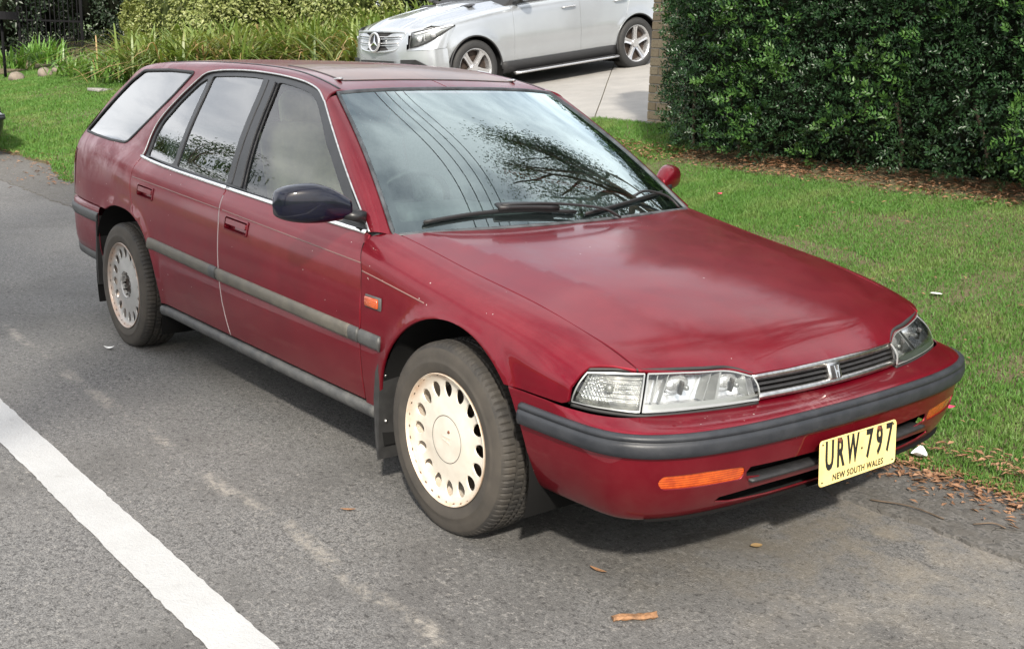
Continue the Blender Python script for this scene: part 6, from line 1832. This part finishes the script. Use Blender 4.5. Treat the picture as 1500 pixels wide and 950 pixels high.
def shrub(name, loc, size, n, leaf, mat, label, core=True, cat='shrub', wn=.5):
    r = empty(name, loc); tag(r, label, cat)
    sx, sy, sz = size
    d = rnd_dirs(n); rad = RNG.uniform(.80, 1.0, n)**.5
    q = np.abs(d)**.55*np.sign(d); q *= (rad*(.82+.36*vnoise(d[:, 0]*3+5, d[:, 1]*3+d[:, 2]*4, 1.6, 41)))[:, None]
    P = q*np.array([sx, sy, sz])+np.array([0, 0, sz]); k = P[:, 2] > .05; P = P[k]; d = d[k]; n = len(P)
    D = d+rnd_dirs(n)*1.0; U = d*.6+np.array([0, 0, .7])+rnd_dirs(n)*.4
    V, F = leaf_cloud(P, D, U, RNG.uniform(leaf*.7, leaf*1.2, n), RNG.uniform(leaf*.4, leaf*.6, n))
    mesh_tri('foliage', V, F, mat, r)['kind'] = 'stuff'
    if core:
        bm = bmesh.new(); bmesh.ops.create_icosphere(bm, subdivisions=3, radius=1)
        for v in bm.verts:
            c = Vector([abs(k_)**.55*(1 if k_ > 0 else -1) for k_ in v.co]); v.co = Vector((c.x*sx*.76, c.y*sy*.76, max(-.02, c.z*sz*.76+sz*.9)))
        from_bm('inner_branches', bm, M['core'] if mat is not M['varieg'] else M['core_pale'], r, True)
    return r
shrub('pale_shrub', (-21.2, 7.7, float(TZ(7.7))), (2.6, .95, 1.75), 30000, .10, M['varieg'], 'large clipped shrub with small pale yellow-green leaves behind the bright green clumps')
shrub('pale_shrub', (-19.0, 9.4, float(TZ(9.4))), (1.9, 1.0, 1.7), 20000, .10, M['varieg'], 'pale leaved shrub rising behind the tall strappy plants')
shrub('dark_shrub', (-30.5, 9.6, float(TZ(9.6))), (2.6, 1.6, 2.3), 9000, .12, M['dark_leaf'], 'dense dark shrub right behind the black iron gate')
shrub('dark_shrub', (-30.0, 5.4, float(TZ(5.4))), (2.2, 1.3, 2.6), 8000, .12, M['dark_leaf'], 'dense dark shrub behind the post with the flat cap')
shrub('dark_shrub', (-18.5, 12.8, float(TZ(12.8))), (3.2, 1.2, 1.6), 9000, .12, M['dark_leaf'], 'dark leafy shrub at the back of the garden bed')

def tree(loc, h, cr, n, label, mat, seed, clear=.35, lean=(0, 0), dens_=1.0, leaf=.11):
    rs = random.Random(seed); r = empty('tree', loc); tag(r, label, 'tree')
    tips = []; bm_all = []
    VV, FF = [], []
    def limb(p, d, L, rad, lev):
        pts = [p]; q = p.copy(); dd = d.copy()
        for i in range(5):
            dd = (dd+Vector((rs.gauss(0, .12), rs.gauss(0, .12), rs.gauss(.05, .08)))).normalized(); q = q+dd*L/5; pts.append(q.copy())
        P = np.array([tuple(k) for k in pts]); n_ = len(P)
        T = np.gradient(P, axis=0); T /= np.linalg.norm(T, axis=1)[:, None]
        ref = np.array([1.0, .3, .2]); A = np.cross(T, ref); A /= np.linalg.norm(A, axis=1)[:, None]; B = np.cross(T, A); b0 = len(VV); k = 7 if lev < 2 else 5
        for i in range(n_):
            rr = rad*(1-.45*i/(n_-1))
            for j in range(k):
                a = 2*math.pi*j/k; VV.append(tuple(P[i]+rr*(math.cos(a)*A[i]+math.sin(a)*B[i])))
        for i in range(n_-1):
            for j in range(k): FF.append((b0+i*k+j, b0+i*k+(j+1) % k, b0+(i+1)*k+(j+1) % k, b0+(i+1)*k+j))
        if lev >= 3: tips.append(pts[-1]); tips.append(pts[3]); return
        m = 4 if lev == 0 else 3
        for i in range(m+(1 if lev == 0 else 0)):
            t = pts[-1] if i < m-1 else pts[3]
            az = rs.uniform(0, 6.28); sp = rs.uniform(.45, .95) if lev else rs.uniform(.5, .9)
            nd = (dd+Vector((math.cos(az), math.sin(az), rs.uniform(-.1, .45)))*sp).normalized(); limb(t, nd, L*rs.uniform(.60, .82) if lev else cr*rs.uniform(.5, .75), rad*.55, lev+1)
    limb(Vector((0, 0, -.1)), Vector((lean[0], lean[1], 1)).normalized(), h*clear, h*.022, 0)
    obj('trunk', VV, FF, M['bark'], r)
    T_ = np.array([tuple(t) for t in tips]); m = int(n/len(T_)); P = np.repeat(T_, m, 0)+RNG.normal(0, cr*.10, (len(T_)*m, 3))*np.array([1, 1, .6]); D = rnd_dirs(len(P))+np.array([0, 0, -.4])
    V, F = leaf_cloud(P, D, rnd_dirs(len(P))+np.array([0, 0, .8]), RNG.uniform(leaf*.7, leaf*1.3, len(P)), RNG.uniform(leaf*.25, leaf*.45, len(P)))
    mesh_tri('crown', V, F, mat, r)['kind'] = 'stuff'
    return r
tree((-4.2, 12.4, float(TZ(12.4))), 16, 5.4, 17000, 'tall spreading tree behind the hedge whose branches reflect in the windscreen', M['tree_leaf'], 3, .40, (-.05, -.06), leaf=.15)
for k, (x, y, hh, sd, lb) in enumerate(((-30, -11.5, 8.5, 5, 'street tree across the road reflected in the rear door window'), (-36, -15.5, 10.5, 9, 'tall street tree across the road reflected in the front door window'), (-46, -16.5, 9.0, 8, 'far street tree across the road reflected between the nearer trees'), (-60, -14, 7.5, 12, 'farthest street tree across the road, reflected low in the load area window'))):
    tree((x, y, .1), hh, 4.6, 8000, lb, M['tree_leaf'], sd, .28, leaf=.19)
shrub('dark_shrub', (-36, 8.0, float(TZ(8))), (2.5, 3.2, 3.4), 9000, .16, M['dark_leaf'], 'tall dark evergreen mass far behind the iron gate')
shrub('dark_shrub', (-33, 15.5, float(TZ(15.5))), (6.0, 2.0, 3.2), 9000, .18, M['dark_leaf'], 'long dark evergreen mass at the very back of the garden')
shrub('dark_shrub', (-38, 2.2, .2), (2.5, 2.0, 3.0), 6000, .16, M['dark_leaf'], 'dark evergreen shrub far along the road past the post')

tree((3.9, -8.9, .2), 14.0, 4.3, 12000, 'roadside tree across the road that throws dappled shade on the wagon', M['tree_leaf'], 21, .45, (0, .03), leaf=.20)
# ------------------------------------------------------------------ pillar, gate, post, rocks, small things
s = NM('cream_brick'); p = s.objc(); rn = s.n('ShaderNodeObjectInfo').outputs['Random']; n = s.noise(s.pos(), 60, 5, .7)
M['brick'] = s.prin(s.mix(s.mr(n, .35, .7), s.mix(rn, (.24, .185, .12), (.33, .27, .185)), (.20, .155, .10)), .9, 0, .25, normal=s.bump(n, .5, .004))
M['mortar'] = simple('mortar', (.23, .215, .19), .95, nsc=60, namt=.2, bsc=120, bst=.5)
M['iron'] = simple('black_iron', (.004, .004, .005), .8, spec=.15)
M['rock'] = simple('garden_rock', (.15, .125, .10), .9, nsc=7, namt=.35, bsc=18, bst=.9)
M['stick'] = simple('bark_stick', (.22, .115, .055), .8, nsc=60, namt=.4, bsc=90, bst=.8)
M['paper'] = simple('white_paper', (.75, .76, .75), .7)
M['petal'] = simple('pink_petal', (.70, .04, .12), .6)
def pillar():
    zb_ = float(TZ(5.6))-.05; r = empty('brick_pillar', (-5.22, 5.62, zb_)); tag(r, 'cream brick pillar at the end of the hedge beside the driveway', 'pillar')
    W_, bw, bh, j = .35, .23, .076, .010; n = 24
    rbox('mortar', (0, 0, n*(bh+j)/2), (W_-.014, W_-.014, n*(bh+j)-.004), M['mortar'], r, 0)
    full = mesh_of_box(bw, .11, bh); half = mesh_of_box(.11, .11, bh)
    for c in range(n):
        z = c*(bh+j)+bh/2+.002
        for k in range(4):
            a = k*math.pi/2+(0 if c % 2 == 0 else 0)
            # pinwheel bond: a full brick plus nothing overlaps; course flips direction
            o = bpy.data.objects.new('brick', full); COL.objects.link(o); o.parent = r
            sg = 1 if c % 2 == 0 else -1
            lx, ly = sg*(W_/2-bw/2), -(W_/2-.055)
            ca, sa = math.cos(a), math.sin(a)
            o.location = (lx*ca-ly*sa, lx*sa+ly*ca, z); o.rotation_euler = (0, 0, a)
def mesh_of_box(x, y, z, b=.004):
    bm = box_bm(x, y, z, b, 1); me = bpy.data.meshes.new('brick'); bm.to_mesh(me); bm.free(); me.materials.append(M['brick']); return me
pillar()
def gate():
    r = empty('iron_gate', (-27.7, 6.55, float(TZ(6.5)))); r.rotation_euler = (0, 0, R(62)); tag(r, 'black iron gate with upright bars in front of dark shrubs', 'gate')
    for x in (-.75, .75): rbox('gate_post', (x, 0, .95), (.07, .07, 1.9), M['iron'], r, .004)
    for z in (.15, .95, 1.65): rbox('rail', (0, 0, z), (1.44, .03, .045), M['iron'], r, 0)
    me = None
    for i in range(13):
        x = -.66+i*.11; h = 1.75+.12*math.sin(math.pi*i/12)
        rbox('bar', (x, 0.0, h/2+.05), (.022, .022, h), M['iron'], r, 0)
gate()
def post():
    r = empty('garden_post', (-23.1, 4.15, float(TZ(4.15)))); tag(r, 'black post with a wide flat cap standing by the garden rocks', 'post')
    V, F = sweep([(0, 0, -.05), (0, 0, 1.25)], circ(.03, 10)); obj('shaft', V, F, M['iron'], r)
    bm = bmesh.new(); bmesh.ops.create_cone(bm, cap_ends=True, segments=24, radius1=.36, radius2=.30, depth=.16, matrix=Matrix.Translation((0, 0, 1.30))); from_bm('cap', bm, M['iron'], r)
    bm = bmesh.new(); bmesh.ops.create_cone(bm, cap_ends=True, segments=16, radius1=.10, radius2=.04, depth=.05, matrix=Matrix.Translation((0, 0, .01))); from_bm('foot', bm, M['iron'], r)
post()
def rock(loc, sz, seed, label):
    rs = np.random.default_rng(seed); bm = bmesh.new(); bmesh.ops.create_icosphere(bm, subdivisions=3, radius=1)
    pl = [(rs.normal(size=3), rs.uniform(.55, .9)) for _ in range(7)]
    for v in bm.verts:
        c = np.array(v.co)
        for nrm_, d in pl:
            nn = nrm_/np.linalg.norm(nrm_); q = c@nn
            if q > d: c = c-nn*(q-d)*.85
        c *= 1+.06*math.sin(c[0]*5+seed)*math.cos(c[1]*4)
        v.co = Vector(c*np.array(sz))
    o = from_bm('garden_rock', bm, M['rock'], None, True); o.location = loc; tag(o, label, 'rock', 'rocks edging the garden bed')
for i, (x, y, sz, lb) in enumerate(((-22.3, 4.15, (.26, .22, .17), 'broad low garden rock directly below the flat-capped post'), (-22.0, 4.62, (.30, .22, .18), 'longest pale garden rock between the post and the bright green clumps'), (-22.9, 3.75, (.22, .24, .20), 'brownish garden rock on the road side of the flat-capped post'), (-22.5, 5.05, (.20, .18, .13), 'smallest garden rock beside the bright green clumps'))):
    sz = tuple(k*.72 for k in sz); rock((x, y, float(TZ(y))+sz[2]*.5), sz, 50+i, lb)
# flat stone cover in the far lawn
o = rbox('stone_cover', (-17.3, 4.15, float(TZ(4.15))+.035), (.55, .30, .05), M['concrete'], None, .01); tag(o, 'small flat pale stone cover set in the far lawn', 'cover')
# bark stick on the road
V, F = sweep(cspline([(.740, -.790, .008), (.755, -.765, .011), (.780, -.725, .009), (.800, -.685, .012)], 4), circ(.010, 7, 1.25, .8)); V = np.array(V); V += RNG.normal(0, .0012, V.shape); V[:, 2] = np.maximum(V[:, 2], .001)
o = obj('bark_stick', V, F, M['stick'], None, False); tag(o, 'short piece of orange-brown bark lying on the asphalt', 'stick')
def leaf_thing(name, loc, L, Wd, ang, mat, label, cat, curl=.15):
    n = 9; V = []; ca, sa = math.cos(ang), math.sin(ang)
    for i in range(n):
        t = i/(n-1); hw = Wd*.5*math.sin(math.pi*(t*.94+.03))**.8; z = curl*L*(4*(t-.5)**2)*.5+.003
        for k in (-1, 0, 1):
            a, b = (t-.5)*L, k*hw; V.append((loc[0]+a*ca-b*sa, loc[1]+a*sa+b*ca, loc[2]+z+abs(k)*hw*.25))
    F = [(i*3+k, i*3+k+1, i*3+4+k, i*3+3+k) for i in range(n-1) for k in range(2)]
    o = obj(name, V, F, mat, None, True); tag(o, label, cat); return o
gz = lambda x, y: float(TZ(y))
leaf_thing('fallen_leaf', (-.30, -.99, .002), .05, .014, .9, M['stick'], 'thin brown leaf on the road beside the front wheel mud flap', 'leaf')
leaf_thing('fallen_leaf', (.50, -.62, .002), .06, .015, .2, M['stick'], 'thin reddish leaf on the road in front of the front wheel', 'leaf')
leaf_thing('fallen_leaf', (.66, -.10, .002), .04, .028, 1.2, M['dry_yellow'] if 'dry_yellow' in M else M['strap_dry'], 'small yellow leaf on the road ahead of the bumper', 'leaf')
leaf_thing('pink_petal', (.385, 1.43, gz(0, 1.43)+.055), .05, .045, .5, M['petal'], 'bright pink flower petal lying in the grass beside the bumper', 'petal', .4)
leaf_thing('pink_petal', (-2.75, 3.55, gz(0, 3.55)+.05), .05, .045, 1.5, M['petal'], 'pink petal in the lawn near the foot of the hedge', 'petal', .4)
leaf_thing('paper_scrap', (-.42, 2.62, gz(0, 2.62)+.035), .06, .04, .4, M['paper'], 'white paper scrap lying in the middle of the lawn', 'litter', .12)
leaf_thing('paper_scrap', (.53, 1.0, .03), .09, .06, 2.0, M['paper'], 'crumpled white paper scrap among the dead leaves behind the number plate', 'litter', .6)
leaf_thing('paper_scrap', (-2.67, -.93, .004), .05, .03, 1.0, M['paper'], 'tiny white scrap on the road beside the rear wheel', 'litter', .5)
# loose twigs in the gutter
for i, (x0, y0, x1, y1, lb) in enumerate(((.66, .50, .90, .56, 'thin brown twig lying in the crack behind the number plate'), (.98, .60, 1.06, .66, 'short grey twig lying on the old road edge'))):
    V, F = sweep(cspline([(x0, y0, .018), ((x0+x1)/2, (y0+y1)/2+.02, .024), (x1, y1, .018)], 4), circ(.0028, 5)); o = obj('twig', V, F, M['bark'], None); tag(o, lb, 'twig')
# overhead cables on the verge side
for k in range(4):
    xs = np.linspace(-40, 40, 41); pts = np.stack([xs, np.full(41, 2.4+.5*k), 7.2+.35*k+.9*((xs/40)**2-1)*.6], 1)
    V, F = sweep(pts, circ(.012, 5)); o = obj('overhead_cable', V, F, M['iron'], None); tag(o, ('lowest', 'second lowest', 'second highest', 'highest')[k]+' of four black overhead cables, seen as reflections in the windscreen', 'cable', 'overhead cables')
wing, hood, fdoor, rdoor, body, DLO = build_wagon(CAR)
build_wagon2(CAR, wing, hood, body)
build_suv(SUV)

# dark car parked behind, only its front corner reaches into the picture
M['dark_paint'] = simple('dark_green_paint', (.010, .016, .012), .35, 0, .3, 1.0)
def copy_tree(o, parent=None):
    c = o.copy(); COL.objects.link(c); c.parent = parent
    for ch in list(o.children):
        if ch.name.startswith(('number_plate', 'interior')): continue
        copy_tree(ch, c)
    for sl_ in c.material_slots:
        if sl_.material in (M['paint'], M['navy']):
            sl_.link = 'OBJECT'; sl_.material = M['dark_paint']
    return c
PK = copy_tree(CAR); PK.name = 'parked_car'; PK.location = (-13.02, .405, 0)
tag(PK, 'dark car parked further back along the road, only its front corner showing', 'car')
